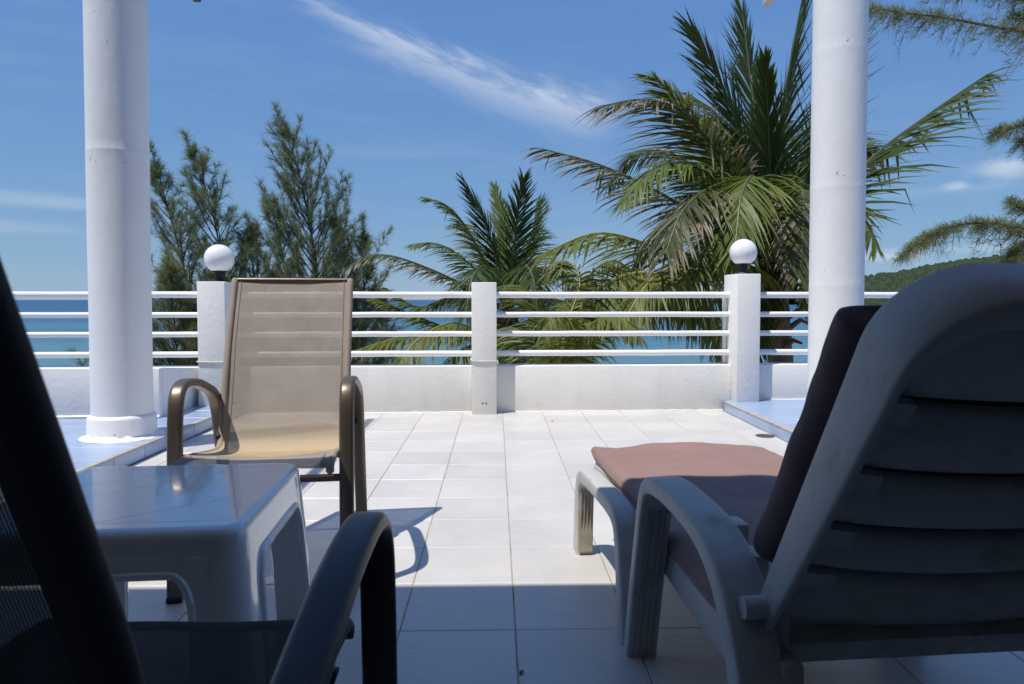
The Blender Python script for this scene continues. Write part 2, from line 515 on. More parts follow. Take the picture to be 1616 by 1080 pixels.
MT = {
    'wall': simple('white_render', (0.81, 0.80, 0.775), 0.6, streak=0.025, var=0.05, vscale=3.0, bump=0.0028, bscale=30.0, dirt=(0.52, 0.50, 0.47), dscale=5.0, dlo=0.60, dhi=0.9),
    'column': column_mat(),
    'rail': simple('white_gloss_paint', (0.80, 0.80, 0.80), 0.32, var=0.03, vscale=9, bump=0.0008, bscale=40, dirt=(0.35, 0.33, 0.30), dscale=30, dlo=0.72, dhi=0.8),
    'tile': tile_mat('white_glazed_tile', (0.63, 0.61, 0.58), 0.45),
    'blue': tile_mat('blue_glazed_tile', (0.335, 0.43, 0.62), 0.35),
    'grout': simple('grout', (0.36, 0.30, 0.235), 0.9, var=0.3, vscale=9, dirt=(0.10, 0.085, 0.07), dscale=4, dlo=0.5, dhi=0.7),
    'bgrout': simple('blue_platform_grout', (0.22, 0.25, 0.32), 0.9, var=0.2, vscale=14),
    'trim': simple('step_edge_trim', (0.42, 0.40, 0.36), 0.5, var=0.25, vscale=12, bump=0.001),
    'bronze': simple('bronze_powder_coat', (0.155, 0.125, 0.095), 0.36, metal=0.55, var=0.1, vscale=12, bump=0.0003, bscale=300, spec=0.5, dirt=(0.05, 0.045, 0.04), dscale=46, dlo=0.70, dhi=0.76),
    'blackp': simple('black_plastic', (0.012, 0.012, 0.013), 0.5),
    'sling': sling_mat(),
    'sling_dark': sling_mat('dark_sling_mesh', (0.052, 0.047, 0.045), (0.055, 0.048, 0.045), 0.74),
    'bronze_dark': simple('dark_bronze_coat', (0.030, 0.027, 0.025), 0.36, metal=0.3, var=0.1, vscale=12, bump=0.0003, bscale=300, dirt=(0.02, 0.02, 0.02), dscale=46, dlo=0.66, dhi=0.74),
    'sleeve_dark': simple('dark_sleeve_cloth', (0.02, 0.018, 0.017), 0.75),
    'sleeve': simple('sling_sleeve_cloth', (0.33, 0.275, 0.23), 0.8, var=0.08, vscale=10, bump=0.0004, bscale=400),
    'plastic': simple('white_moulded_plastic', (0.85, 0.845, 0.835), 0.16, coat=0.6, var=0.04, vscale=8, bump=0.0001, bscale=5, dirt=(0.62, 0.61, 0.58), dscale=9, dlo=0.66, dhi=0.9),
    'lounger': simple('weathered_white_plastic', (0.53, 0.53, 0.51), 0.5, spec=0.25, var=0.10, vscale=9, bump=0.0008, bscale=90, dirt=(0.25, 0.22, 0.165), dscale=9, dlo=0.46, dhi=0.80),
    'stain': simple('dirty_white_plastic', (0.40, 0.36, 0.28), 0.6, var=0.2, vscale=14, bump=0.0006, bscale=90, dirt=(0.15, 0.10, 0.05), dscale=10, dlo=0.5, dhi=0.8),
    'cloth': cloth_mat(),
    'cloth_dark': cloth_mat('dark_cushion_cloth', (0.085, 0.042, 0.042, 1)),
    'globe': simple('opal_globe', (0.82, 0.82, 0.83), 0.12, spec=0.5),
    'drain': simple('drain_steel', (0.20, 0.17, 0.15), 0.45, metal=0.6, var=0.3, vscale=40),
    'shade_panel': simple('shade_panel_dark', (0.035, 0.026, 0.020), 0.5, var=0.2),  # colour of the added dark panel and the right side wall
    'house': simple('veranda_wall', (0.12, 0.105, 0.09), 0.8, var=0.06),
    'soffit': simple('veranda_ceiling', (0.52, 0.49, 0.44), 0.8, var=0.06),
    'grey': simple('grey_painted_steel', (0.42, 0.42, 0.43), 0.5, var=0.08),
    'cord': simple('pale_cord', (0.62, 0.62, 0.58), 0.8),
    'bark': simple('palm_bark', (0.13, 0.105, 0.085), 0.9, var=0.35, vscale=7, bump=0.02, bscale=12),
    'twig': simple('dark_bark', (0.07, 0.055, 0.045), 0.9, var=0.3, vscale=7, bump=0.01, bscale=14),
    'fibre': simple('palm_fibre', (0.13, 0.085, 0.05), 0.9, var=0.3, vscale=9),
    'rach_dark': simple('frond_midrib_green', (0.085, 0.095, 0.03), 0.5, var=0.25, vscale=4),
    'rach': simple('frond_midrib', (0.25, 0.24, 0.06), 0.5, var=0.25, vscale=4),
    'frond': leaf_mat('frond_green', (0.10, 0.145, 0.026), (0.13, 0.165, 0.036), (0.33, 0.29, 0.24), 0.16),
    'frond_dark': leaf_mat('frond_dark_green', (0.042, 0.072, 0.018), (0.06, 0.088, 0.022), (0.16, 0.14, 0.10), 0.08),
    'frond_dry': leaf_mat('frond_drying', (0.065, 0.085, 0.026), (0.13, 0.125, 0.06), (0.31, 0.265, 0.20), 0.34),
    'frond_yel': leaf_mat('frond_yellow_green', (0.15, 0.175, 0.035), (0.14, 0.17, 0.05), (0.36, 0.32, 0.20), 0.14, 0.35),
    'needle': needle_mat('casuarina_needles', (0.15, 0.205, 0.12), (0.22, 0.255, 0.12)),
    'needle2': needle_mat('casuarina_needles_olive', (0.15, 0.19, 0.085), (0.22, 0.24, 0.10)),
    'sand': simple('beach_sand', (0.42, 0.36, 0.27), 0.95, var=0.15, vscale=0.4),
    'sea': sea_mat(),
    'boat': simple('white_boat_hull', (0.80, 0.80, 0.80), 0.3),
    'boatdark': simple('boat_window', (0.03, 0.035, 0.045), 0.15),
    'forest': None,
}


def forest_mat():
    m, t, b = new_mat('hill_forest')
    L = t.links.new
    geo = nd(t, 'ShaderNodeNewGeometry')
    nz = nd(t, 'ShaderNodeTexNoise', ins={'Scale': 0.07, 'Detail': 6.0, 'Roughness': 0.7})
    L(geo.outputs['Position'], nz.inputs['Vector'])
    cr = nd(t, 'ShaderNodeValToRGB')
    L(nz.outputs[0], cr.inputs[0])
    e = cr.color_ramp.elements
    e[0].position = 0.3; e[0].color = (0.018, 0.032, 0.022, 1)
    e[1].position = 0.7; e[1].color = (0.062, 0.082, 0.042, 1)
    L(cr.outputs[0], b.inputs['Base Color'])
    b.inputs['Roughness'].default_value = 0.95
    b.inputs['Specular IOR Level'].default_value = 0.08
    return m


MT['forest'] = forest_mat()

# ------------------------------------------------------------------ mesh helpers


def tag(o, label=None, cat=None, group=None, kind=None):
    if label: o['label'] = label
    if cat: o['category'] = cat
    if group: o['group'] = group
    if kind: o['kind'] = kind
    return o


def thing(name, label, cat, loc=(0, 0, 0), rz=0.0, group=None):
    o = bpy.data.objects.new(name, None)
    o.empty_display_size = 0.1
    o.location = loc
    o.rotation_euler = (0, 0, rz)
    COL.objects.link(o)
    return tag(o, label, cat, group)


class MB:
    """Gathers shapes; build() links them as one mesh object."""

    def __init__(self):
        self.v, self.f, self.uv = [], [], []
        self.has_uv = False

    def add(self, verts, faces, uvs=None):
        o = len(self.v)
        self.v.extend([tuple(p) for p in verts])
        self.f.extend([tuple(i + o for i in f) for f in faces])
        if uvs is not None:
            self.has_uv = True
            self.uv.extend(uvs)
        return self

    def box(self, lo, hi, bevel=0.0, seg=1, M=None):
        bm = bmesh.new()
        bmesh.ops.create_cube(bm, size=1.0)
        s = [hi[i] - lo[i] for i in range(3)]
        c = [(hi[i] + lo[i]) / 2 for i in range(3)]
        for v in bm.verts:
            v.co = Vector((v.co.x * s[0] + c[0], v.co.y * s[1] + c[1], v.co.z * s[2] + c[2]))
        if bevel:
            bmesh.ops.bevel(bm, geom=list(bm.edges), offset=bevel, segments=seg, affect='EDGES', profile=0.5)
        if M is not None:
            bmesh.ops.transform(bm, matrix=M, verts=bm.verts)
        bm.verts.index_update()
        self.add([v.co[:] for v in bm.verts], [[v.index for v in f.verts] for f in bm.faces])
        bm.free()
        return self

    def loft(self, rings, close=True, caps=True):
        n = len(rings[0])
        vs = [p for r in rings for p in r]
        fs = []
        for i in range(len(rings) - 1):
            for j in range(n if close else n - 1):
                k = (j + 1) % n
                fs.append((i * n + j, i * n + k, (i + 1) * n + k, (i + 1) * n + j))
        if caps and close:
            fs.append(tuple(reversed(range(n))))
            fs.append(tuple((len(rings) - 1) * n + j for j in range(n)))
        return self.add(vs, fs)

    def sweep_x(self, path, x0, sec):
        """Sweep a section (list of (side, normal) or a function of t) along a path in a YZ plane at x0."""
        pts = [Vector((0, p[0], p[1])) for p in path]
        rings = []
        for i, p in enumerate(pts):
            a = pts[max(i - 1, 0)]; b = pts[min(i + 1, len(pts) - 1)]
            tg = (b - a).normalized()
            nr = Vector((1, 0, 0)).cross(tg).normalized()
            s = sec(i / (len(pts) - 1)) if callable(sec) else sec
            rings.append([p + Vector((x0 + q[0], 0, 0)) + nr * q[1] for q in s])
        return self.loft(rings)

    def tube(self, pts, rad, n=8, caps=True):
        pts = [Vector(p) for p in pts]
        up = None
        rings = []
        for i, p in enumerate(pts):
            a = pts[max(i - 1, 0)]; b = pts[min(i + 1, len(pts) - 1)]
            tg = (b - a).normalized()
            if up is None:
                up = tg.orthogonal().normalized()
            up = (up - tg * up.dot(tg)).normalized()
            sd = tg.cross(up)
            r = rad[i] if isinstance(rad, (list, tuple)) else rad
            rings.append([p + (up * math.cos(2 * math.pi * j / n) + sd * math.sin(2 * math.pi * j / n)) * r for j in range(n)])
        return self.loft(rings, caps=caps)

    def lathe(self, prof, n=48, c=(0, 0)):
        rings = [[(c[0] + r * math.cos(2 * math.pi * j / n), c[1] + r * math.sin(2 * math.pi * j / n), z) for j in range(n)] for r, z in prof]
        return self.loft(rings)

    def build(self, name, mat, parent=None, smooth=True, angle=40, kind=None):
        me = bpy.data.meshes.new(name)
        me.from_pydata(self.v, [], self.f)
        me.materials.append(mat)
        if self.has_uv:
            ul = me.uv_layers.new(name='UVMap')
            idx = np.empty(len(me.loops), dtype=np.int32)
            me.loops.foreach_get('vertex_index', idx)
            uvs = np.array(self.uv, dtype=np.float32)[idx]
            ul.data.foreach_set('uv', uvs.ravel())
        me.update()
        if smooth:
            me.shade_smooth()
            try:
                me.set_sharp_from_angle(angle=R(angle))
            except Exception:
                pass
        o = bpy.data.objects.new(name, me)
        COL.objects.link(o)
        if parent is not None:
            o.parent = parent
        if kind:
            o['kind'] = kind
        return o


def rrect(a, b, r, n=4):
    """Rounded rectangle section, half sizes a (side) and b (normal)."""
    out = []
    for cx, cy, s in ((a - r, b - r, 0), (-(a - r), b - r, 1), (-(a - r), -(b - r), 2), (a - r, -(b - r), 3)):
        for k in range(n + 1):
            an = (s + k / n) * math.pi / 2
            out.append((cx + r * math.cos(an), cy + r * math.sin(an)))
    return out


def spline(pts, n=8):
    """Catmull-Rom through points (any dimension)."""
    P = [np.array(p, float) for p in pts]
    P = [2 * P[0] - P[1]] + P + [2 * P[-1] - P[-2]]
    out = []
    for i in range(1, len(P) - 2):
        for k in range(n):
            t = k / n
            a, b, c, d = P[i - 1], P[i], P[i + 1], P[i + 2]
            out.append(0.5 * ((2 * b) + (-a + c) * t + (2 * a - 5 * b + 4 * c - d) * t * t + (-a + 3 * b - 3 * c + d) * t ** 3))
    out.append(P[-2])
    return out


def copy_tree(o, parent=None):
    c = o.copy()
    COL.objects.link(c)
    c.parent = parent
    for ch in list(o.children):
        copy_tree(ch, c)
    return c


# ------------------------------------------------------------------ ground, sea, terrace
GZ = -6.0
SEA_Z = -6.3

g = MB()
g.add([(-400, -200, GZ), (400, -200, GZ), (400, 34, GZ), (-400, 34, GZ)], [(0, 1, 2, 3)])
g.add([(-400, 34, GZ), (400, 34, GZ), (400, 60, SEA_Z - 0.6), (-400, 60, SEA_Z - 0.6)], [(0, 1, 2, 3)])
g.add([(-400, 60, SEA_Z - 0.6), (400, 60, SEA_Z - 0.6), (400, 130, SEA_Z - 2.5), (-400, 130, SEA_Z - 2.5)], [(0, 1, 2, 3)])
g.add([(-30000, -30000, GZ - 0.3), (30000, -30000, GZ - 0.3), (30000, -200, GZ - 0.3), (-30000, -200, GZ - 0.3)], [(0, 1, 2, 3)])
g.build('ground', MT['sand'], smooth=False, kind='structure')
s = MB()
xs = [-30000, -2000, -400, -100, 0, 100, 400, 2000, 30000]
ys = [36, 60, 120, 300, 1000, 4000, 40000]
vs = [(x, y, SEA_Z) for y in ys for x in xs]
nx = len(xs)
s.add(vs, [(j * nx + i, j * nx + i + 1, (j + 1) * nx + i + 1, (j + 1) * nx + i) for j in range(len(ys) - 1) for i in range(nx - 1)])
s.build('sea', MT['sea'], smooth=False, kind='structure')

# parapet frame: the wall runs very slightly askew to the tile rows
PAR_A = math.atan(0.03)
PAR_M = Matrix.Translation((0, 5.22, 0)) @ Matrix.Rotation(PAR_A, 4, 'Z')
PLAT = 0.077
STEP_R, STEP_L = 1.755, -1.90

floor = MB().box((STEP_L - 0.4, -3.2, -0.35), (STEP_R + 0.4, 5.45, -0.0022)).build('terrace_floor', MT['grout'], smooth=False, kind='structure')
terr = MB().box((-9.0, -3.2, GZ), (9.0, 5.46, -0.36)).build('terrace_base', MT['wall'], smooth=False, kind='structure')


def tile_mesh(name, sx, sy, th=0.012, bev=0.0018):
    bm = bmesh.new()
    bmesh.ops.create_cube(bm, size=1.0)
    for v in bm.verts:
        v.co = Vector((v.co.x * sx, v.co.y * sy, v.co.z * th - th / 2))
    top = [e for e in bm.edges if all(v.co.z > -th * 0.25 for v in e.verts)]
    bmesh.ops.bevel(bm, geom=top, offset=bev, segments=1, affect='EDGES', profile=0.5)
    me = bpy.data.meshes.new(name)
    bm.to_mesh(me)
    bm.free()
    return me


_tiles = {}


def lay_tile(parent, mat, x0, x1, y0, y1, z, tilt=0.0012):
    sx, sy = round(x1 - x0, 4), round(y1 - y0, 4)
    key = (mat.name, sx, sy)
    if key not in _tiles:
        me = tile_mesh('tile', sx, sy)
        me.materials.append(mat)
        _tiles[key] = me
    o = bpy.data.objects.new('tile', _tiles[key])
    COL.objects.link(o)
    o.location = ((x0 + x1) / 2, (y0 + y1) / 2, z + random.uniform(-0.0006, 0.0006))
    o.rotation_euler = (random.uniform(-tilt, tilt), random.uniform(-tilt, tilt), random.uniform(-0.0015, 0.0015))
    o.parent = parent
    return o


TX, TY, TS, JN = 0.0495, 1.754, 0.30, 0.0036
xl = [STEP_L + 0.012] + [TX + TS * i for i in range(-6, 6)] + [STEP_R - 0.004]
yl = [TY + TS * j for j in range(-5, 12)] + [5.30]
for j in range(len(yl) - 1):
    for i in range(len(xl) - 1):
        x0, x1, y0, y1 = xl[i], xl[i + 1], yl[j], yl[j + 1]
        cx, cy = (x0 + x1) / 2, (y0 + y1) / 2
        if cy < 0.9 and (cx < -0.75 or cx > 1.5):
            continue
        yb = min(y1, 5.22 + 0.03 * cx - 0.002) if j == len(yl) - 2 else y1
        lay_tile(floor, MT['tile'], x0 + JN / 2, x1 - JN / 2, y0 + 0.0008, yb - 0.0008, 0.0)
# the rest of the floor, under the veranda and out of view, in one sheet
MB().box((STEP_L + 0.012, -3.2, -0.012), (STEP_R - 0.004, yl[0] - 0.003, 0.0)).build('tile_sheet', MT['tile'], floor, smooth=False, kind='stuff')


def platform(name, x0, x1, edge_x, sgn):
    p = MB().box((x0, -3.2, -0.35), (x1, 5.45, PLAT - 0.006)).build(name, MT['bgrout'], smooth=False, kind='structure')
    # tiles on top
    n = 9
    for j in range(-5, 12):
        for i in range(n):
            a = edge_x + sgn * (0.022 + 0.30 * i)
            b = edge_x + sgn * (0.022 + 0.30 * (i + 1))
            lo, hi = min(a, b), max(a, b)
            y0_, y1_ = TY + 0.11 + 0.3 * j, TY + 0.11 + 0.3 * (j + 1)
            cx = (lo + hi) / 2
            y1_ = min(y1_, 5.22 + 0.03 * cx - 0.001)
            if y1_ - y0_ < 0.03:
                continue
            cy = (y0_ + y1_) / 2
            u = abs(cx / cy)
            if sgn < 0 and (u > 1.0 or cy < 2.0):
                continue
            if sgn > 0 and (cy < 3.2 or cx > 3.4):
                continue
            lay_tile(p, MT['blue'], lo + 0.001, hi - 0.001, y0_ + 0.001, y1_ - 0.001, PLAT)
    lo, hi = (x0, x1) if sgn > 0 else (x0, x1)
    # the rest of the platform, out of view, in one sheet below the tiles
    xa, xb = sorted((edge_x + sgn * 0.03, sgn * 8.95))
    MB().box((xa, -3.15, PLAT - 0.0055), (xb, 5.0, PLAT - 0.0030)).build('tile_sheet', MT['blue'], p, smooth=False, kind='stuff')
    # riser tiles
    for j in range(-4, 12):
        y0_, y1_ = 1.62 + 0.3 * j, 1.62 + 0.3 * (j + 1)
        y1_ = min(y1_, 5.20)
        if y1_ < 1.2 or y1_ - y0_ < 0.03:
            continue
        key = ('riser', round(y1_ - y0_, 3))
        if key not in _tiles:
            me = tile_mesh('tile', 0.066, y1_ - y0_ - 0.004, th=0.010)
            me.materials.append(MT['blue'])
            _tiles[key] = me
        o = bpy.data.objects.new('tile', _tiles[key])
        COL.objects.link(o)
        o.rotation_euler = (0, -sgn * math.pi / 2, 0)
        o.location = (edge_x - sgn * 0.010, (y0_ + y1_) / 2, 0.036)
        o.parent = p
    # nosing strip along the step's edge
    xa, xb = sorted((edge_x - sgn * 0.013, edge_x + sgn * 0.020))
    MB().box((xa, -3.1, PLAT - 0.008), (xb, 5.19, PLAT + 0.003), bevel=0.002).build('edge_strip', MT['trim'], p, smooth=False)
    return p


platform('raised_platform_floor_left', -9.0, STEP_L, STEP_L, -1)
platform('raised_platform_floor_right', STEP_R, 9.0, STEP_R, 1)

# ------------------------------------------------------------------ parapet walls, piers, railings


def place_par(o):
    o.matrix_world = PAR_M


WALL_TOP = 0.352
WALL_TH = 0.17
PIERS = []   # (x centre in parapet frame, base z, top z, width)


def wall_piece(label, x0, x1, z0):
    m = MB()
    m.box((x0, 0.0, z0), (x1, WALL_TH, WALL_TOP), bevel=0.006, seg=2)
    o = m.build('parapet_wall', MT['wall'], smooth=True)
    tag(o, label, 'wall', 'low parapet walls along the terrace edge')
    place_par(o)
    # a thick line of white mortar where wall meets floor
    fl = MB()
    pts = [(x0 + (x1 - x0) * i / 60, -0.004, z0 + 0.005 + 0.0012 * math.sin(i * 1.7) + random.uniform(-.001, .001)) for i in range(61)]
    fl.tube(pts, [0.006 + random.uniform(-.0015, .0015) for _ in pts], n=6)
    fl.build('mortar_fillet', MT['column'], o)
    return o


PX = {'l': at(333.5, 600, 5.05).x, 'm': at(763.5, 600, 5.12).x, 'r': at(1181, 600, 5.16).x}
PW = {'l': 0.200, 'm': 0.186, 'r': 0.180}
PTOP = {'l': 0.988, 'm': 0.985, 'r': 1.052}
PBASE = {'l': PLAT - 0.004, 'm': -0.004, 'r': PLAT - 0.004}

wall_piece('low white parapet wall between the globe-lit pier behind the chair and the bare pier', PX['l'] + PW['l'] / 2, PX['m'] - PW['m'] / 2, -0.004)
wall_piece('low white parapet wall from the bare pier to the globe-lit pier by the palm', PX['m'] + PW['m'] / 2, PX['r'] - PW['r'] / 2, -0.004)
wall_piece('low white parapet wall on the blue platform behind the brown lounger cushion', PX['r'] + PW['r'] / 2, 8.9, PLAT - 0.004)
wall_piece('low white parapet wall below the railing, hidden in part by the jutting trough wall', -8.9, PX['l'] - PW['l'] / 2, PLAT - 0.004)

pier_labels = {'l': 'white square pier with globe lamp on top, behind the taupe chair',
               'm': 'bare white square pier with a cord tied round it and no lamp',
               'r': 'white square pier with globe lamp, standing on step before the large palm'}
for k in 'lmr':
    m = MB()
    m.box((PX[k] - PW[k] / 2, -0.105, PBASE[k]), (PX[k] + PW[k] / 2, WALL_TH + 0.01, PTOP[k]), bevel=0.007, seg=2)
    o = m.build('parapet_pier', MT['wall'])
    tag(o, pier_labels[k], 'pier', 'square piers along the parapet')
    place_par(o)
    if k == 'm':
        h = MB()
        for dx in (-0.012, 0.014):
            h.tube([(PX[k] + dx, -0.104, 0.083), (PX[k] + dx, -0.107, 0.083)], 0.006, n=8)
        h.build('bolt_hole', MT['blackp'], o)

# jutting low trough wall on the left platform
jut = thing('trough_wall', 'low white trough wall jutting forward behind the white column', 'wall', (0, 0, 0))
jx, jy, jz = -2.215, 4.56, 0.405
m = MB()
m.box((-8.5, jy, PLAT - 0.004), (jx, jy + 0.05, jz), bevel=0.006, seg=2)
m.build('front_wall', MT['wall'], jut)
m = MB()
bm_pts = [(jx - 0.05, jy + 0.051, PLAT - .004), (jx - 0.001, jy + 0.051, PLAT - .004), (jx - 0.001, 5.15, PLAT - .004), (jx - 0.05, 5.15, PLAT - .004)]
tops = [(p[0], p[1], jz if p[1] < 5 else 0.349) for p in bm_pts]
m.add(bm_pts + tops, [(3, 2, 1, 0), (4, 5, 6, 7), (0, 1, 5, 4), (1, 2, 6, 5), (2, 3, 7, 6), (3, 0, 4, 7)])
m.build('end_wall', MT['wall'], jut, smooth=False)
m = MB()
pts = [(-8 + (jx + 8) * i / 60, jy - 0.003, PLAT + 0.008 + 0.003 * math.sin(i * 2.1)) for i in range(61)]
m.tube(pts, [0.011 + random.uniform(-.003, .003) for _ in pts], n=6)
m.build('mortar_fillet', MT['column'], jut)

RAIL_Z = (0.893, 0.742, 0.594, 0.443)
RAIL_R = (0.0245, 0.021, 0.021, 0.023)


def railing(label, x0, x1, plate_left=False, plate_right=False):
    r = thing('railing', label, 'railing', group='white tube railings above the parapet')
    r.matrix_world = PAR_M @ Matrix.Translation(((x0 + x1) / 2, 0.075, 0.36))
    for z, rd in zip(RAIL_Z, RAIL_R):
        q = MB()
        hw = (x1 - x0) / 2
        n = 12
        pts = [(-hw + 2 * hw * i / n, 0, z - 0.36 + random.uniform(-.0012, .0012)) for i in range(n + 1)]
        q.tube(pts, rd, n=20)
        q.build('rail', MT['rail'], r)
    for flag, sx in ((plate_left, -1), (plate_right, 1)):
        if flag:
            q = MB()
            hw = (x1 - x0) / 2
            a, b = sorted((sx * (hw - 0.028), sx * (hw - 0.002)))
            q.box((a, 0.031, 0.0), (b, 0.062, 0.56), bevel=0.002)
            q.build('end_plate', MT['rail'], r, smooth=False)
    return r


railing('white tube railing with four rails behind the white column, ending at the globe-lit pier', -8.8, PX['l'] - PW['l'] / 2)
railing('white four-rail railing between the taupe chair and the bare pier', PX['l'] + PW['l'] / 2, PX['m'] - PW['m'] / 2)
railing('white four-rail railing from the bare pier to the pier by the palm, with end plate', PX['m'] + PW['m'] / 2, PX['r'] - PW['r'] / 2, plate_right=True)
railing('white four-rail railing beyond the globe-lit pier, passing behind the chipped column', PX['r'] + PW['r'] / 2, 8.8)


def cord(label, k, z, sag):
    hw, y0_, y1_ = PW[k] / 2 + 0.005, -0.110, WALL_TH + 0.015
    x = PX[k]
    raw = [(x - hw, y1_, z), (x - hw, y0_, z), (x, y0_ - .001, z - sag), (x + hw, y0_, z - .004), (x + hw, y1_, z - .002), (x - hw, y1_, z)]
    pts = []
    for a, b in zip(raw[:-1], raw[1:]):
        for i in range(8):
            t = i / 8
            pts.append(tuple(a[q] + (b[q] - a[q]) * t + (random.uniform(-.0015, .0015) if q == 2 else 0) for q in range(3)))
    m = MB()
    m.tube(pts + [raw[-1]], 0.0055, n=6)
    if k == 'm':
        m.tube([(x + hw, y0_, z - .004), (x + hw + .004, y0_ - .006, z - .014), (x + hw + .002, y0_ - .004, z - .034)], 0.004, n=6)
    o = m.build('cord', MT['cord'])
    tag(o, label, 'cord', 'cords tied round the piers')
    place_par(o)


cord('pale cord tied round the bare middle pier', 'm', 0.405, 0.008)
cord('pale cord tied round the globe-lit pier behind the chair', 'l', 0.405, 0.004)


def globe_lamp(label, k, rad):
    t = thing('globe_lamp', label, 'lamp', group='white globe lamps on the piers')
    t.matrix_world = PAR_M @ Matrix.Translation((PX[k] + (0.0 if k == 'r' else 0.02), 0.02, PTOP[k]))
    MB().lathe([(0.0, 0.001), (0.058, 0.001), (0.060, 0.008), (0.056, 0.016), (0.036, 0.02), (0.0, 0.02)], 32).build('base', MT['blackp'], t)
    MB().lathe([(0.0, 0.018), (0.036, 0.018), (0.036, 0.068), (0.055, 0.073), (0.055, 0.083), (0.0, 0.083)], 32).build('neck', MT['blackp'], t)
    c = 0.074 + rad * 0.93
    prof = [(0.0, 0.0825)] + [(rad * math.sin(a), c - rad * math.cos(a)) for a in np.linspace(math.asin(0.052 / rad), math.pi - 0.001, 28)]
    MB().lathe(prof, 48).build('globe', MT['globe'], t)


globe_lamp('white globe lamp on black neck, on pier behind the taupe chair', 'l', 0.106)
globe_lamp('white globe lamp on black neck, on the pier before the palm', 'r', 0.103)


# ------------------------------------------------------------------ columns
def column(label, x, y, tilt, joints, top, amp=1.0):
    t = thing('column', label, 'column', (x, y, PLAT), group='round white columns on the raised platforms')
    r0 = 0.158
    prof = [(0.0, 0.10), (r0, 0.10)]
    z = 0.10
    zs = sorted(joints)
    for jz_ in zs:
        prof += [(r0, jz_ - 0.012), (r0 + 0.0006 * amp, jz_ - 0.005), (r0 + 0.0006 * amp, jz_ + 0.001), (r0 - 0.0004 * amp, jz_ + 0.006)]
    prof += [(r0 - .001, top), (0.0, top)]
    # extra rings so that the surface can wander a little
    dense = []
    for (a, b) in zip(prof[:-1], prof[1:]):
        n = max(1, int(abs(b[1] - a[1]) / 0.05))
        for k in range(n):
            dense.append((a[0] + (b[0] - a[0]) * k / n, a[1] + (b[1] - a[1]) * k / n))
    dense.append(prof[-1])
    n = 64
    rings = []
    for r_, z_ in dense:
        ring = []
        for j in range(n):
            an = 2 * math.pi * j / n
            w = 1.0
            if r_ > 0.1:
                p = Vector((math.cos(an) * 1.2, math.sin(an) * 1.2, z_ * 1.6))
                w = 1 + 0.012 * mnoise.noise(p + Vector((x * 3, 0, 0)))
            ring.append((r_ * w * math.cos(an), r_ * w * math.sin(an), z_))
        rings.append(ring)
    sh = MB().loft(rings).build('shaft', MT['column'], t, angle=50)
    b = MB()
    ring = []
    for r_, z_ in ((0.0, 0.0), (0.185, 0.0), (0.182, 0.012), (0.177, 0.022), (0.176, 0.112), (0.170, 0.124), (0.157, 0.134), (0.0, 0.134)):
        rr = []
        for j in range(n):
            an = 2 * math.pi * j / n
            w = 1.0 + (0.02 * mnoise.noise(Vector((math.cos(an) * 4, math.sin(an) * 4, z_ * 60 + x))) if 0 < z_ < 0.03 and r_ > 0.1 else 0)
            rr.append((r_ * w * math.cos(an), r_ * w * math.sin(an), z_))
        ring.append(rr)
    b.loft(ring).build('base_ring', MT['column'], t, angle=50)
    # rough skirt of spilled plaster round the foot
    sk = MB()
    rr = []
    for r_, z_ in ((0.170, 0.030), (0.184, 0.018), (0.205, 0.006), (0.215, 0.0015)):
        q = []
        for j in range(n):
            an = 2 * math.pi * j / n
            nn = mnoise.noise(Vector((math.cos(an) * 5, math.sin(an) * 5, x + r_ * 20)))
            q.append(((r_ + 0.014 * nn) * math.cos(an), (r_ + 0.014 * nn) * math.sin(an), max(0.001, z_ + 0.006 * nn)))
        rr.append(q)
    sk.loft(rr, caps=False).build('plaster_skirt', MT['column'], t, angle=60)
    t.rotation_euler = (0, tilt, 0)
    return t


column('round white column on the blue platform behind the taupe chair', -2.135, 3.96, R(0.25), (1.60, 2.42), 2.60)
column('chipped round white column beside the brown lounger cushion', 2.137, 4.28, R(-0.15), (0.87, 1.47, 2.3), 2.70, 0.4)

# ------------------------------------------------------------------ veranda roof, wall, beams
house = thing('house', 'shaded veranda of the house with flat roof over the terrace', 'house', (0, -2.6, 0))


def hpart(name, lo, hi, mat, bev=0.0):
    o = MB().box(lo, hi, bevel=bev).build(name, mat, None, smooth=False)
    o.location = (0, 2.6, 0)
    o.parent = house
    return o


ROOF_Z = 2.80
ROOF_E = 1.99 - ROOF_Z * 0.25
hpart('roof', (-9, -3.0, ROOF_Z), (9, ROOF_E, ROOF_Z + 0.18), MT['soffit'])
hpart('wall', (-9, -1.6, PLAT), (9, -1.4, ROOF_Z - 0.003), MT['house'])
hpart('unseen_side_wall', (-3.45, -1.397, PLAT), (-3.30, ROOF_E - 0.05, ROOF_Z - 0.003), MT['house'])  # side walls out of view, brought in close to block light
hpart('shade_panel', (0.1, -1.399, PLAT), (3.2, -1.36, 2.3), MT['shade_panel'])  # unseen dark panel added behind the camera to keep the lounger's back dark
hpart('unseen_side_wall', (3.30, -1.397, PLAT), (3.45, ROOF_E - 0.05, ROOF_Z - 0.003), MT['shade_panel'])

for lab, px, py, Y in (('thin awning beam end, coloured dark for shade, above the taupe chair', 312, 4, 4.27),
                       ('thin grey awning beam end showing beside the chipped column', 1209, 11, 3.55)):
    p = at(px, py, Y)
    m = MB()
    m.box((-0.021, -(Y - ROOF_E) + 0.001, 0.0), (0.021, 0.0, 0.07), bevel=0.003)
    o = m.build('roof_beam', MT['grey' if p.x > 0 else 'twig'], smooth=False)  # left beam's shade is put in as a dark bark colour
    o.location = (p.x, Y, p.z)
    tag(o, lab, 'beam', 'awning beams reaching out from the roof')

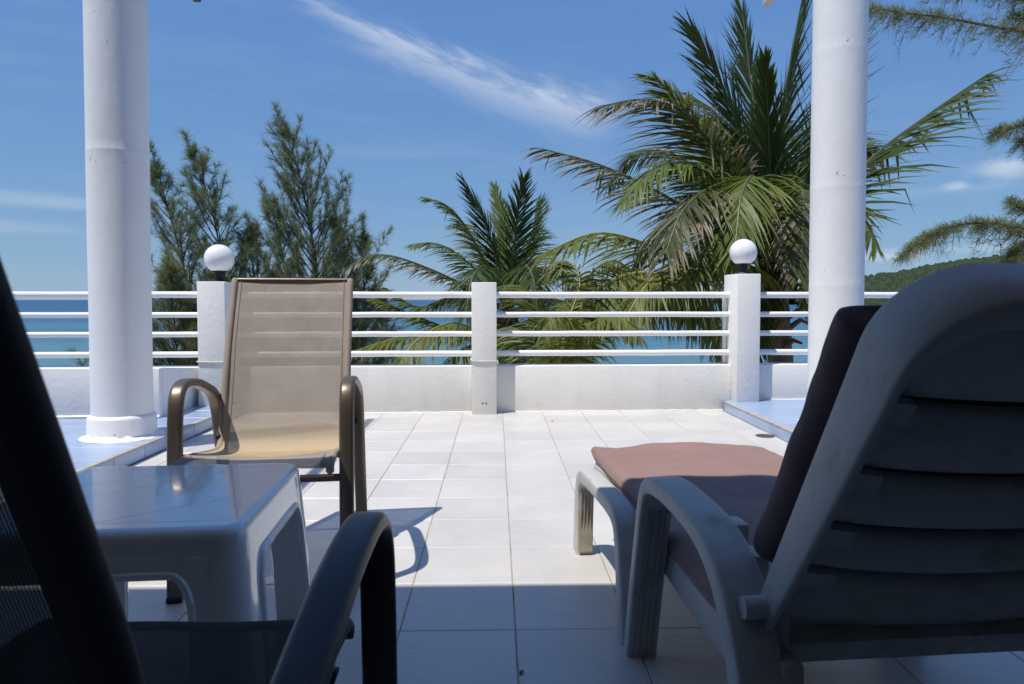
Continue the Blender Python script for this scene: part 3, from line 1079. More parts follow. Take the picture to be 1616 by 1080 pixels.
# floor drain
dr = thing('floor_drain', 'small round rusty drain set in the white floor beside the step', 'drain', (1.685, 4.25, 0.0))
MB().lathe([(0.0, 0.0005), (0.058, 0.0005), (0.058, 0.004), (0.050, 0.004), (0.049, 0.002), (0.0, 0.002)], 32).build('rim', MT['drain'], dr)
m = MB()
for i in range(-3, 4):
    w = math.sqrt(max(0.0, 0.047 ** 2 - (i * 0.0125) ** 2))
    m.box((-w, i * 0.0125 - 0.0035, 0.0021), (w, i * 0.0125 + 0.0035, 0.0045))
m.build('grate', MT['drain'], dr, smooth=False)


# two scraps of dry leaf on the floor
for lab, x_, y_, rz_ in (('scrap of dry leaf on the sunlit white tiles before the parapet', 0.395, 4.80, 0.4), ('scrap of dry leaf on the shaded white tiles near the camera', 0.058, 1.545, 1.2)):
    m = MB()
    m.add([(-.014, 0, .001), (-.004, .006, .004), (.012, .001, .002), (-.003, -.006, .006), (-.001, 0, .0015)], [(0, 4, 1), (1, 4, 2), (2, 4, 3), (3, 4, 0)])
    o = m.build('fallen_leaf', MT['fibre'], smooth=False)
    o.location = (x_, y_, 0.0005)
    o.rotation_euler = (0, 0, rz_)
    tag(o, lab, 'leaf', 'scraps of dry leaf on the floor')

# ------------------------------------------------------------------ sling chairs
def make_chair(label):
    t = thing('sling_chair', label, 'chair', group='taupe sling chairs by the plastic table')
    sec = rrect(0.0215, 0.0120, 0.011, 4)
    arm_path = [(0.335, 0.0), (0.327, 0.15), (0.316, 0.36), (0.306, 0.51), (0.292, 0.570), (0.262, 0.600), (0.21, 0.608), (0.12, 0.598), (0.02, 0.572), (-0.055, 0.546), (-0.100, 0.510), (-0.130, 0.45), (-0.165, 0.34), (-0.220, 0.17), (-0.275, 0.0)]
    path = [tuple(p) for p in spline(arm_path, 6)]
    for sx in (-1, 1):
        m = MB().sweep_x(path, sx * 0.238, sec)
        side = m.build('side_frame', MT['bronze'], t, angle=50)
        for y in (0.335, -0.275):
            MB().box((sx * 0.238 - 0.021, y - 0.014, 0.0005), (sx * 0.238 + 0.021, y + 0.014, 0.018), bevel=0.003).build('foot_cap', MT['blackp'], side, smooth=False)
    rail_path = [(0.430, 0.383), (0.436, 0.391), (0.428, 0.400), (0.395, 0.406), (0.30, 0.402), (0.12, 0.374), (0.02, 0.362), (-0.03, 0.374), (-0.055, 0.42), (-0.085, 0.52), (-0.123, 0.64), (-0.175, 0.76), (-0.223, 0.865), (-0.246, 0.914), (-0.257, 0.927)]
    rp = [tuple(p) for p in spline(rail_path, 7)]
    for sx in (-1, 1):
        m = MB().tube([(sx * 0.204, p[0], p[1]) for p in rp], 0.0118, n=12)
        m.build('sling_sleeve', MT['sleeve'], t)
        # bracket and bolt between the rail and the side frame
        for pts_, rd_ in (([(sx * 0.212, 0.30, 0.402), (sx * 0.224, 0.300, 0.398)], 0.012),
                          ([(sx * 0.208, -0.088, 0.53), (sx * 0.224, -0.096, 0.515)], 0.010),
                          ([(sx * 0.212, -0.035, 0.395), (sx * 0.220, -0.05, 0.405), (sx * 0.226, -0.140, 0.42)], 0.010)):
            MB().tube(pts_, rd_, n=10).build('bracket', MT['blackp'], t)
    for y, z in ((0.318, 0.335), (-0.178, 0.30)):
        MB().tube([(-0.228, y, z), (0.228, y, z)], 0.011, n=12).build('cross_bar', MT['bronze'], t)
    for z, y in ((0.926, -0.257),):
        MB().tube([(-0.204, y, z), (0.204, y, z)], 0.010, n=12).build('top_bar', MT['bronze'], t)
    # the sling
    m = MB()
    nu, nv = 25, len(rp)
    ln = [0.0]
    for a, b in zip(rp[:-1], rp[1:]):
        ln.append(ln[-1] + math.hypot(b[0] - a[0], b[1] - a[1]))
    vs, uv, fs = [], [], []
    for j, p in enumerate(rp):
        a = rp[max(j - 1, 0)]; b = rp[min(j + 1, nv - 1)]
        ty, tz = b[0] - a[0], b[1] - a[1]
        l = math.hypot(ty, tz)
        ny, nz_ = -tz / l, ty / l            # points away from the sitter on the underside
        s_ = ln[j] / ln[-1]
        sag = 0.020 * math.sin(math.pi * min(1, s_ * 1.9)) if s_ < 0.53 else 0.007
        for i in range(nu):
            u = -1 + 2 * i / (nu - 1)
            x = u * 0.201
            k = sag * (1 - u * u)
            wr = 0.0025 * mnoise.noise(Vector((x * 9, s_ * 8, 0.3)))
            vs.append((x, p[0] + ny * (-0.0) + (0.012 + 0) * 0 + ny * (k + wr) * (1 if s_ > 0.5 else 0), p[1] + 0.009 * (1 if s_ < 0.5 else 0.3) - (k + wr) * (1 if s_ <= 0.5 else 0)))
            uv.append((x, ln[j]))
    for j in range(nv - 1):
        for i in range(nu - 1):
            fs.append((j * nu + i, j * nu + i + 1, (j + 1) * nu + i + 1, (j + 1) * nu + i))
    m.add(vs, fs, uv)
    m.build('sling', MT['sling'], t, angle=80)
    # stitched hems on the front face
    h = MB()
    for sx in (-1, 1):
        for dx in (0.182,):
            h.tube([(sx * dx, p[0] + (0.004 if s > 25 else 0), p[1] + 0.010 * (s <= 25) + 0.001) for s, p in enumerate(rp)], 0.0009, n=4)
    h.build('hem_stitching', MT['sleeve'], t, kind='stuff')
    return t


chair = make_chair('taupe sling chair facing the camera in full sun behind the white table')
CH_X, CH_Y, CH_R = -0.714, 2.30, R(187)
chair.location = (CH_X, CH_Y, 0.0)
chair.rotation_euler = (0, 0, CH_R)
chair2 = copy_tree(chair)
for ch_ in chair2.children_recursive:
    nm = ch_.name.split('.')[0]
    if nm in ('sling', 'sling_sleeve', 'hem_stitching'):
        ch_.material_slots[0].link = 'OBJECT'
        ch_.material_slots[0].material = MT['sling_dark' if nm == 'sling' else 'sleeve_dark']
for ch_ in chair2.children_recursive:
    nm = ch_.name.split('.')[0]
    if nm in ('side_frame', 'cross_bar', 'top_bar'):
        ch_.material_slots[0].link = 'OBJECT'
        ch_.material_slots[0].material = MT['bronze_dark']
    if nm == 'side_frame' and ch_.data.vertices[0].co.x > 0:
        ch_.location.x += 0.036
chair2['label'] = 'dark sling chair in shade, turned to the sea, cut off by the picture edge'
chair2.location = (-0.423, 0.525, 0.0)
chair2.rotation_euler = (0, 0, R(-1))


# ------------------------------------------------------------------ plastic table
def make_table():
    t = thing('plastic_table', 'low square white plastic table between the two sling chairs', 'table', (-0.727, 1.455, 0), R(4))
    H = 0.45
    half_top, half_bot = 0.258, 0.292
    r_c = 0.045

    def half(z):
        return half_top + (half_bot - half_top) * (H - z) / H

    a0 = 0.135          # arch straight half-length
    a1 = 0.172          # leg's inner edge (at top)
    z_arch, z_leg = 0.372, 0.295
    # perimeter of one side: coordinate s from -1..1 of (half - r_c), lower edge height
    side = []
    arc = []
    for k in range(9):
        an = math.pi / 2 * k / 8
        arc.append((a1 - (a1 - a0) * (1 - math.cos(an)) if False else a0 + (a1 - a0) * math.sin(an), z_leg + (z_arch - z_leg) * math.cos(an)))
    pos = [(0.0, z_arch), (0.06, z_arch)] + arc            # ends at (a1, z_leg)
    side_s = [(-s, z) for s, z in reversed(pos)] + pos[1:]
    full = [(-0.213, None), (-0.19, None)] + side_s + [(0.19, None), (0.213, None)]

    def rot(p, q):
        x, y = p
        for _ in range(q):
            x, y = -y, x
        return x, y

    zs_top = [(0.0, H), (0.004, H), (0.012, H - 0.002), (0.018, H - 0.008), (0.020, H - 0.017)]
    # perimeter list: side points and corner arcs
    per = []
    for q in range(4):
        for s, z in full:
            per.append(('s', q, s, z))
        for k in range(1, 6):
            per.append(('c', q, k / 6 * math.pi / 2, None))

    def point(e, hf, z, inset=0.0):
        sc = (hf - r_c) / (half_top - r_c)
        hf2 = hf - inset
        if e[0] == 's':
            s_ = e[2] * (sc if abs(e[2]) > 0.2 else 1.0 + (sc - 1) * 0.5)
            x, y = s_, -hf2
        else:
            an = e[2] - math.pi / 2
            rr = max(r_c - inset, 0.001)
            x, y = (hf - r_c) + rr * math.cos(an), -(hf - r_c) + rr * math.sin(an)
        x, y = rot((x, y), e[1])
        return (x, y, z)

    n = len(per)
    rings = []
    rings.append([point(e, half_top, H, 0.022) for e in per])
    for k in range(6):
        an = math.pi / 2 * k / 5
        rings.append([point(e, half_top, H - 0.022 * (1 - math.cos(an)) * 1.0, 0.022 * (1 - math.sin(an))) for e in per])
    # skirt from the rounded edge to the arch line
    for f in (0.25, 0.5, 0.75, 1.0):
        rg = []
        for e in per:
            zb = e[3] if (e[0] == 's' and e[3] is not None) else z_leg
            z = (H - 0.022) + (zb - (H - 0.022)) * f
            rg.append(point(e, half(z), z))
        rings.append(rg)
    m = MB()
    m.loft(rings, caps=False)
    m.f.append(tuple(range(n)))
    # inner side, one ring inside
    inner = []
    for e in per:
        zb = e[3] if (e[0] == 's' and e[3] is not None) else z_leg
        inner.append(point(e, half(zb), zb, 0.012))
    o0 = len(m.v)
    top_in = [point(e, half_top, H - 0.012, 0.014) for e in per]
    m.loft([rings[-1], inner, top_in], caps=False)
    m.f.append(tuple(reversed([len(m.v) - n + j for j in range(n)])))
    # thin raised lines moulded in the top
    def ridge(p0, p1):
        p0, p1 = Vector((*p0, 0)), Vector((*p1, 0))
        d = (p1 - p0); l = d.length
        M_ = Matrix.Translation(((p0.x + p1.x) / 2, (p0.y + p1.y) / 2, H)) @ Matrix.Rotation(math.atan2(d.y, d.x), 4, 'Z')
        m.box((-l / 2, -0.0016, -0.001), (l / 2, 0.0016, 0.0002), M=M_)
    c = 0.225
    for a, b in (((-c, -c + .02), (c, -c + .02)), ((-c, c - .02), (c, c - .02)), ((-c, -.13), (.13, c - .02)),
                 ((-.13, c - .02), (c, -.13)), ((-c, 0.02), (.02, c - .02)), ((-.02, -c + .02), (c, -.02))):
        ridge(a, b)
    m.build('tabletop', MT['plastic'], t, angle=35)
    # lips round the four arches
    lip = MB()
    for q in range(4):
        pts = []
        for s, z in [(-0.178, 0.0)] + [(-0.176, z_leg * .5)] + side_s + [(0.176, z_leg * .5), (0.178, 0.0)]:
            hf = half(z)
            sc = 1.0 + ((hf - r_c) / (half_top - r_c) - 1) * 0.5
            x, y = rot((s * sc, -hf - 0.001), q)
            pts.append((x, y, z))
        lip.tube(pts, 0.0075, n=8)
    lip.build('arch_lip', MT['plastic'], t)
    # legs: the corner shells below the arches
    for q in range(4):
        seq = [('s', q, a1, None), ('s', q, 0.19, None), ('s', q, 0.213, None)] + [('c', q, k / 6 * math.pi / 2, None) for k in range(0, 7)] + \
              [('s', (q + 1) % 4, -0.213, None), ('s', (q + 1) % 4, -0.19, None), ('s', (q + 1) % 4, -a1, None)]
        # the bevel of the leg narrows to the foot
        L_ = MB()
        rg = []
        for z in (z_leg, 0.2, 0.1, 0.0):
            outer = [point(e, half(z), z) for e in seq]
            inn = [point(e, half(z), z, 0.010) for e in reversed(seq)]
            rg.append(outer + inn)
        L_.loft(rg)
        L_.build('leg', MT['plastic'], t, angle=35)
    return t


make_table()

# ------------------------------------------------------------------ sun lounger
LX = 0.725
PIV = 1.1                     # the lounger stands turned by four degrees about this point
lg = thing('sun_lounger', 'weathered white plastic sun lounger with raised slatted back', 'sun lounger', (LX, PIV, 0), R(4))


def lpart(mb, name, mat, parent=None, **kw):
    o = mb.build(name, mat, None, **kw)
    o.location = (-LX, -PIV, 0) if parent is None else (0, 0, 0)
    o.parent = lg if parent is None else parent
    return o


foot_path = [tuple(p) for p in spline([(2.335, 0.0), (2.325, 0.12), (2.308, 0.22), (2.27, 0.268), (2.19, 0.284), (2.02, 0.292), (1.88, 0.296), (1.80, 0.284), (1.762, 0.235), (1.738, 0.12), (1.722, 0.0)], 6)]
arm_path = [tuple(p) for p in spline([(1.655, 0.0), (1.612, 0.16), (1.565, 0.32), (1.535, 0.41), (1.500, 0.450), (1.43, 0.463), (1.31, 0.463), (1.20, 0.450), (1.115, 0.410), (1.055, 0.335), (1.005, 0.22), (0.97, 0.10), (0.955, 0.0)], 6)]
for sx in (-1, 1):
    cx = LX + sx * 0.345
    sec_f = lambda t: rrect(0.029, 0.022 + 0.010 * abs(t - 0.5) * 2, 0.010, 3)
    fl = lpart(MB().sweep_x(foot_path, cx, sec_f), 'foot_leg', MT['lounger'], angle=50)
    m = MB()
    # ribbed, stained hollow on the far foot's near face
    for k in (-0.016, -0.005, 0.006, 0.017):
        m.tube([(cx + k, 2.335 - 0.034, 0.012), (cx + k, 2.325 - 0.033, 0.12), (cx + k, 2.300 - 0.026, 0.235)], 0.0035, n=6)
    m.box((cx - 0.023, 2.292, 0.014), (cx + 0.023, 2.2985, 0.22))
    lpart(m, 'leg_rib', MT['stain'], fl, smooth=False)
    ca = LX + sx * 0.340
    sec_a = lambda t: rrect(0.037, 0.018 + 0.012 * max(0, (t - 0.5) * 2), 0.0065, 3)
    ar = lpart(MB().sweep_x(arm_path, ca, sec_a), 'armrest', MT['lounger'], angle=50)
    m = MB()
    for k in (-0.022, -0.0075, 0.0075, 0.022):
        m.tube([(ca + k, 1.655 - 0.021, 0.012), (ca + k, 1.612 - 0.021, 0.16), (ca + k, 1.565 - 0.0215, 0.32), (ca + k, 1.541 - 0.0215, 0.388)], 0.003, n=6)
    lpart(m, 'leg_rib', MT['stain'], ar, smooth=False)
    # stepped notches for the back's prop on the inner side of the arm
    for i, (y, z) in enumerate(((1.235, 0.452), (1.160, 0.425), (1.09, 0.372), (1.045, 0.305), (1.005, 0.215), (0.985, 0.12))):
        xa = ca - sx * 0.030
        lo, hi = sorted((xa, xa - sx * 0.034))
        m = MB().box((lo, y - 0.040, z - 0.10), (hi, y + 0.012, z + 0.012), bevel=0.006, seg=2)
        lpart(m, 'notch_block', MT['lounger'], ar)

# seat frame: two side rails and cross members, with slats
for sx in (-1, 1):
    m = MB()
    pth = [tuple(p) for p in spline([(2.36, 0.262), (2.1, 0.268), (1.75, 0.262), (1.50, 0.240), (1.25, 0.232), (0.9, 0.236), (0.66, 0.238)], 5)]
    m.sweep_x(pth, LX + sx * 0.282, rrect(0.018, 0.036, 0.010, 3))
    lpart(m, 'side_rail', MT['lounger'], angle=50)
for i, y in enumerate(np.linspace(1.18, 2.26, 11)):
    z = 0.278 - 0.018 * max(0, (1.75 - y)) / 0.6
    m = MB().box((LX - 0.264, y - 0.032, z - 0.008), (LX + 0.264, y + 0.032, z + 0.004), bevel=0.004)
    lpart(m, 'slat', MT['lounger'], smooth=False)
m = MB().box((LX - 0.300, 2.345, 0.222), (LX + 0.300, 2.392, 0.290), bevel=0.014, seg=3)
lpart(m, 'end_bar', MT['lounger'])
m = MB().box((LX - 0.300, 0.640, 0.190), (LX + 0.300, 0.675, 0.275), bevel=0.010, seg=2)
lpart(m, 'end_bar', MT['lounger'])
for x_ in (LX - 0.08, LX + 0.30):
    m = MB().box((x_ - 0.03, 0.98, 0.0), (x_ + 0.03, 1.02, 0.205), bevel=0.006)
    lpart(m, 'centre_leg', MT['lounger'])

# back: a plane hinged near the seat, leaning to the veranda
B0, B1 = Vector((0, 1.070, 0.345)), Vector((0, 0.744, 0.888))
bu = (B1 - B0).normalized()
BLEN = (B1 - B0).length
bn = Vector((0, bu.z, -bu.y))            # forward (sitter's side): towards +y, up
BW = 0.322


def bp(x, s, d):
    return Vector((LX + x, 0, 0)) + B0 + bu * s + bn * d


def back_loop(w, s0, s1, r, n=8):
    """outline in the back plane: open at the bottom, rounded at the top."""
    pts = [(-w, s0)]
    for k in range(n + 1):
        an = math.pi - math.pi / 2 * k / n
        pts.append((-(w - r) + r * math.cos(an), s1 - r + r * math.sin(an)))
    for k in range(n + 1):
        an = math.pi / 2 - math.pi / 2 * k / n
        pts.append(((w - r) + r * math.cos(an), s1 - r + r * math.sin(an)))
    pts.append((w, s0))
    return pts


out_l = back_loop(BW, -0.05, BLEN, 0.10)
in_l = back_loop(BW - 0.012, -0.05, BLEN - 0.036, 0.090)
m = MB()
# the sides of the shell are deep at the top and taper to the hinge; the back is hollow
def densify(pts, k=6):
    a_, b_, c_ = pts[0], pts[1:-1], pts[-1]
    f0, f1 = b_[0], b_[-1]
    return [(a_[0] + (f0[0] - a_[0]) * i / k, a_[1] + (f0[1] - a_[1]) * i / k) for i in range(k)] + b_ + \
           [(f1[0] + (c_[0] - f1[0]) * i / k, f1[1] + (c_[1] - f1[1]) * i / k) for i in range(1, k + 1)]
rings = []
for (a, b) in zip(densify(out_l), densify(in_l)):
    q_ = max(0.0, min(1.0, a[1] / BLEN))
    dr_ = -(0.016 + 0.052 * q_ ** 0.7)
    ring = []
    for f, d in [(0.0, 0.014), (-0.02, dr_ * 0.4), (0.0, dr_ + 0.006), (0.15, dr_ + 0.001), (0.4, dr_), (0.85, dr_), (1.0, dr_ + 0.004), (1.0, 0.010), (0.8, 0.022), (0.2, 0.022)]:
        ring.append(bp(a[0] + (b[0] - a[0]) * f, a[1] + (b[1] - a[1]) * f, d))
    rings.append(ring)
# finer along the straight sides
m.loft(rings)
lpart(m, 'back_rim', MT['lounger'], angle=50)
# back slats, bowed down in the middle, with a slot between each two
SL = [(0.000, 0.121), (0.134, 0.214), (0.227, 0.321), (0.334, 0.441), (0.454, BLEN - 0.034)]
for s0, s1 in SL:
    m = MB()
    nx_ = 14
    rows = []
    prof_s = [0.0, 0.12, 0.30, 0.50, 0.72, 0.90, 1.0]
    dep = [0.020, 0.010, 0.002, 0.000, 0.004, 0.012, 0.020]
    for side_d in (0.0, 0.012):
        for f, dd in (zip(prof_s, dep) if side_d == 0 else list(zip(prof_s, dep))[::-1]):
            row = []
            for i in range(nx_ + 1):
                x = -1 + 2 * i / nx_
                bow = -0.034 * (1 - x * x) * (1 - s0 / BLEN * 0.75)
                s_ = s0 + (s1 - s0) * f + bow
                over = max(0.0, s_ - (BLEN - 0.100))
                hw_ = BW - 0.014 - (0.088 - math.sqrt(max(0.0, 0.088 ** 2 - min(over, 0.087) ** 2))) - 0.045 * min(1.0, over / 0.06)
                row.append(bp(x * hw_, s_, dd + side_d - 0.012 * (1 - x * x)))
            rows.append(row)
    vs = [p for r_ in rows for p in r_]
    w = nx_ + 1
    fs = []
    nr = len(rows)
    for j in range(nr):
        k = (j + 1) % nr
        for i in range(nx_):
            fs.append((j * w + i, j * w + i + 1, k * w + i + 1, k * w + i))
    m.add(vs, fs)
    lpart(m, 'back_slat', MT['lounger'], angle=60)
# flat bridges that close the ends of the slots
for (sa, sb), (sc_, sd_) in zip(SL[:-1], SL[1:]):
    for sx in (-1, 1):
        q = MB()
        xo, xi = sx * (BW - 0.015), sx * (BW - 0.085)
        c0, c1 = sb - 0.016, sc_ + 0.004
        v8 = [bp(xo, c0, -0.006), bp(xi, c0 - 0.006, -0.010), bp(xi, c1 - 0.006, -0.010), bp(xo, c1 + 0.004, -0.006),
              bp(xo, c0, 0.010), bp(xi, c0 - 0.006, 0.004), bp(xi, c1 - 0.006, 0.004), bp(xo, c1 + 0.004, 0.010)]
        q.add(v8, [(0, 1, 2, 3), (7, 6, 5, 4), (0, 4, 5, 1), (1, 5, 6, 2), (2, 6, 7, 3), (3, 7, 4, 0)])
        lpart(q, 'slot_bridge', MT['lounger'], smooth=False)
# bottom bar of the back and the pegs that sit in the notches
m = MB()
pa, pb = [], []
rg = []
for x in np.linspace(-BW, BW, 9):
    rg.append([bp(x, -0.068, -0.022), bp(x, -0.010, -0.026), bp(x, -0.010, 0.006), bp(x, -0.068, 0.006)])
m.loft(rg)
lpart(m, 'back_bar', MT['lounger'], smooth=False)
for sx in (-1, 1):
    m = MB().tube([bp(sx * (BW - 0.01), 0.05, 0.0), bp(sx * (BW + 0.035), 0.05, 0.0)], 0.017, n=12)
    lpart(m, 'peg', MT['lounger'])


# cushion lying on the lounger
def make_cushion():
    t = thing('lounger_cushion', 'long reddish brown cushion lying over the white lounger, foot end in sun', 'cushion', (LX, PIV, 0.29), R(4))
    seatp = [(2.375, 0.318), (2.30, 0.316), (2.1, 0.315), (1.85, 0.312), (1.6, 0.300), (1.40, 0.292), (1.25, 0.296), (1.17, 0.322)]
    off = bn * 0.084
    backp = []
    for s_ in (0.065, 0.16, 0.26, 0.36, 0.45, 0.530):
        p = B0 + bu * s_ + off
        backp.append((p.y, p.z))
    path = [np.array(p) for p in spline(seatp, 6)]
    bpath = [np.array(p) for p in spline(backp, 6)]

    def slab(path, th, hw, name, corner):
        m = MB()
        rings = []
        n = len(path)
        for i, p in enumerate(path):
            a = path[max(i - 1, 0)]; b = path[min(i + 1, n - 1)]
            tg = Vector((0, b[0] - a[0], b[1] - a[1])).normalized()
            nr = Vector((1, 0, 0)).cross(tg).normalized()
            e = min(i, n - 1 - i) / 3.0
            k = min(1.0, 0.30 + 0.70 * math.sqrt(min(1, e)))
            ring = []
            hw_ = hw + 0.010 * mnoise.noise(Vector((i * 0.13, 1.7, 0)))
            sec_ = []
            base_ = rrect(hw_, th / 2 * k, th / 2 * k * 0.92, 5)
            for a_i, pa in enumerate(base_):
                pb = base_[(a_i + 1) % len(base_)]
                sec_.append(pa)
                if abs(pa[0] - pb[0]) > hw_:
                    sec_ += [(pa[0] + (pb[0] - pa[0]) * j_ / 14, pa[1] + (pb[1] - pa[1]) * j_ / 14) for j_ in range(1, 14)]
            for q in sec_:
                u = q[0] / hw
                sgn = 1 if q[1] > 0 else -1
                bulge = 0.005 * (1 - u ** 4) * sgn
                wob = 0.007 * mnoise.noise(Vector((u * 2.1, i * 0.22, 4.0 + sgn)))
                wob += 0.004 * mnoise.noise(Vector((u * 7.0, i * 0.33, 9.0)))
                lift = endy = 0.0
                if corner:
                    # the far left corner stands up like an ear; the far edge humps in the middle
                    f = max(0.0, 1 - i / 7.0)
                    lift = f * (0.026 * max(0.0, -u - 0.86) / 0.14 + 0.020 * (1 - u * u) - 0.006)
                    endy = f * (0.06 * (1 - u * u) + 0.035 * max(0.0, -u - 0.80) / 0.2 - 0.03)
                v = p
                ring.append(Vector((q[0], p[0], p[1])) + nr * (-(q[1] + bulge + wob)) * (1 if nr.z < 0 else -1) + Vector((0, endy, lift)))
            rings.append(ring)
        m.loft(rings)
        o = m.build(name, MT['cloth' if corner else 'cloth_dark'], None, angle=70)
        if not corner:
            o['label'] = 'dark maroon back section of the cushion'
        o.data.transform(Matrix.Translation((0, -PIV, -0.29)))
        o.parent = t
        sm = o.modifiers.new('sub', 'SUBSURF'); sm.levels = 1; sm.render_levels = 1
        # piping along the edges
        for sx in (-1, 1) if corner else ():
            pp = MB()
            pts = []
            for i in range(1, n - 1):
                r_ = rings[i]
                best = max(r_, key=lambda v: sx * v.x)
                pts.append(Vector((best.x, best.y, best.z - .29)) + Vector((0, -PIV, 0)))
            pp.tube(pts, 0.002, n=6)
            pp.build('piping', MT['cloth'], o)
        return o

    slab(path, 0.058, 0.306, 'seat_pad', True)
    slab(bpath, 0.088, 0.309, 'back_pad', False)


make_cushion()


# ------------------------------------------------------------------ palms
def frond(parent, P, mat, n=62, leaf=0.22, droop=0.5, bare=0.14, w=0.030, roll=0.0, fold=0.35, rmat='rach', name='frond', broken=0.04, spread=1.0):
    """A coconut frond: midrib through the points P with two rows of leaflets."""
    mid = [Vector(p) for p in spline([tuple(p) for p in P], 10)]
    L_ = sum((b - a).length for a, b in zip(mid[:-1], mid[1:]))
    cum = [0.0]
    for a, b in zip(mid[:-1], mid[1:]):
        cum.append(cum[-1] + (b - a).length)

    def sample(t):
        d = t * cum[-1]
        for i in range(len(cum) - 1):
            if cum[i + 1] >= d or i == len(cum) - 2:
                f = (d - cum[i]) / max(1e-6, cum[i + 1] - cum[i])
                return mid[i].lerp(mid[i + 1], f), (mid[i + 1] - mid[i]).normalized()

    rr = MB()
    pts = [sample(k / 24)[0] for k in range(25)]
    rr.tube(pts, [L_ * (0.0085 * (1 - k / 24) ** 0.8 + 0.0012) for k in range(25)], n=6)
    nv = len(rr.v)
    uv = [(0.0, 0.5)] * nv
    vs, fs = [], []
    up0 = Vector((0, 0, 1))
    for i in range(n):
        t = bare + (1 - bare) * ((i + 0.5) / n)
        p, tg = sample(min(0.999, t))
        side0 = tg.cross(up0)
        if side0.length < 0.05:
            side0 = Vector((1, 0, 0))
        side0.normalize()
        if roll:
            side0 = Matrix.Rotation(roll, 3, tg) @ side0
        nrm = side0.cross(tg).normalized()
        tt = (t - bare) / (1 - bare)
        ll = L_ * leaf * (0.42 + 0.58 * math.sin(math.pi * (0.12 + 0.80 * tt) ** 0.9)) * (1.0 - 0.35 * tt ** 3)
        for sx in (-1, 1):
            if random.random() < 0.05:
                continue
            l = ll * random.uniform(0.72, 1.12)
            ang = (R(62) - R(34) * tt) + random.gauss(0, .11) + 0.10 * math.sin(i * 0.9 + sx)
            ang *= spread
            sd = side0 * sx
            d = (tg * math.cos(ang) + sd * math.sin(ang) - nrm * fold * random.uniform(0.3, 1.2) * math.sin(ang)).normalized()
            wid = w * random.uniform(0.8, 1.15) * min(1.0, 0.55 + l / (L_ * leaf))
            lat = (tg - d * tg.dot(d)).normalized()
            lat = Matrix.Rotation(random.uniform(-.5, .5), 3, d) @ lat
            segs = 4
            dd = d.copy()
            q = p.copy()
            base = len(vs)
            brk = random.random() < broken
            bk = random.randint(1, 3)
            for k in range(segs + 1):
                f = k / segs
                ww = wid * (0.45, 1.0, 0.9, 0.6, 0.06)[k]
                vs.append(q + lat * ww * 0.5)
                vs.append(q - lat * ww * 0.5)
                uv.append((f, t)); uv.append((f, t))
                g_ = droop * random.uniform(0.7, 1.3) * (0.10 + 0.26 * f)
                if brk and k == bk:
                    g_ += 2.2
                dd = (dd + Vector((0, 0, -1)) * g_).normalized()
                lat = (lat - dd * lat.dot(dd)).normalized()
                q = q + dd * (l / segs)
            for k in range(segs):
                a = base + 2 * k
                fs.append((a, a + 1, a + 3, a + 2))
    m = MB()
    m.has_uv = True
    m.add(vs, fs, uv[nv:])
    o = m.build(name, mat, parent, smooth=False)
    rr.build('midrib', MT[rmat], o)
    return o


def palm(label, base, crown, trunk_r, fronds, group='coconut palms beyond the railing', boots=True, dflt=None, leafk=1.0):
    base, crown = Vector(base), Vector(crown)
    t = thing('coconut_palm', label, 'palm tree', base, group=group)
    inv = -base
    tr = MB()
    n = 40
    lean = Vector((0.25, 0.1, 0))
    pts, rad = [], []
    for i in range(n + 1):
        f = i / n
        p = base.lerp(crown, f) + lean * math.sin(math.pi * f) * 0.6
        pts.append(p + inv)
        rad.append(trunk_r * (1.25 - 0.35 * min(1, f * 3)) * (1 + 0.06 * (i % 2)))
    tr.tube(pts, rad, n=14)
    tr.build('trunk', MT['bark'], t)
    if boots:
        # stubs of old leaf bases and fibre below the crown
        for k in range(22):
            an = k * 2.4 + random.uniform(-.3, .3)
            z = random.uniform(-1.35, 0.05)
            o_ = Vector((math.cos(an), math.sin(an), 0))
            c = crown + inv + Vector((0, 0, z))
            p0 = c + o_ * trunk_r * 0.75
            p1 = p0 + o_ * random.uniform(.12, .26) + Vector((0, 0, random.uniform(.02, .28)))
            p2 = p1 + o_ * random.uniform(.08, .22) + Vector((0, 0, random.uniform(-.10, .18)))
            q = MB().tube([p0, p1, p2], [0.06, 0.042, 0.018], n=6)
            q.build('leaf_stub', MT['fibre'], t)
    for P, kw in fronds:
        kw = dict(kw)
        mk = kw.pop('mat', 'frond')
        mat = MT[mk]
        kw.setdefault('rmat', 'rach' if mk == 'frond_yel' else 'rach_dark')
        for q_, v_ in (dflt or {}).items():
            kw.setdefault(q_, v_)
        kw['leaf'] = kw.get('leaf', 0.22) * leafk
        Q = [Vector(p) + inv for p in P]
        frond(t, Q, mat, **kw)
    return t


# palm behind the right pier: the big one
Y2 = 11.0
C2 = at(1222, 440, Y2)


def fr(c, Y, *pix, **kw):
    """pix: (px, py, dY) points after the crown."""
    P = [c] + [at(p[0], p[1], Y + p[2]) for p in pix]
    return (P, kw)


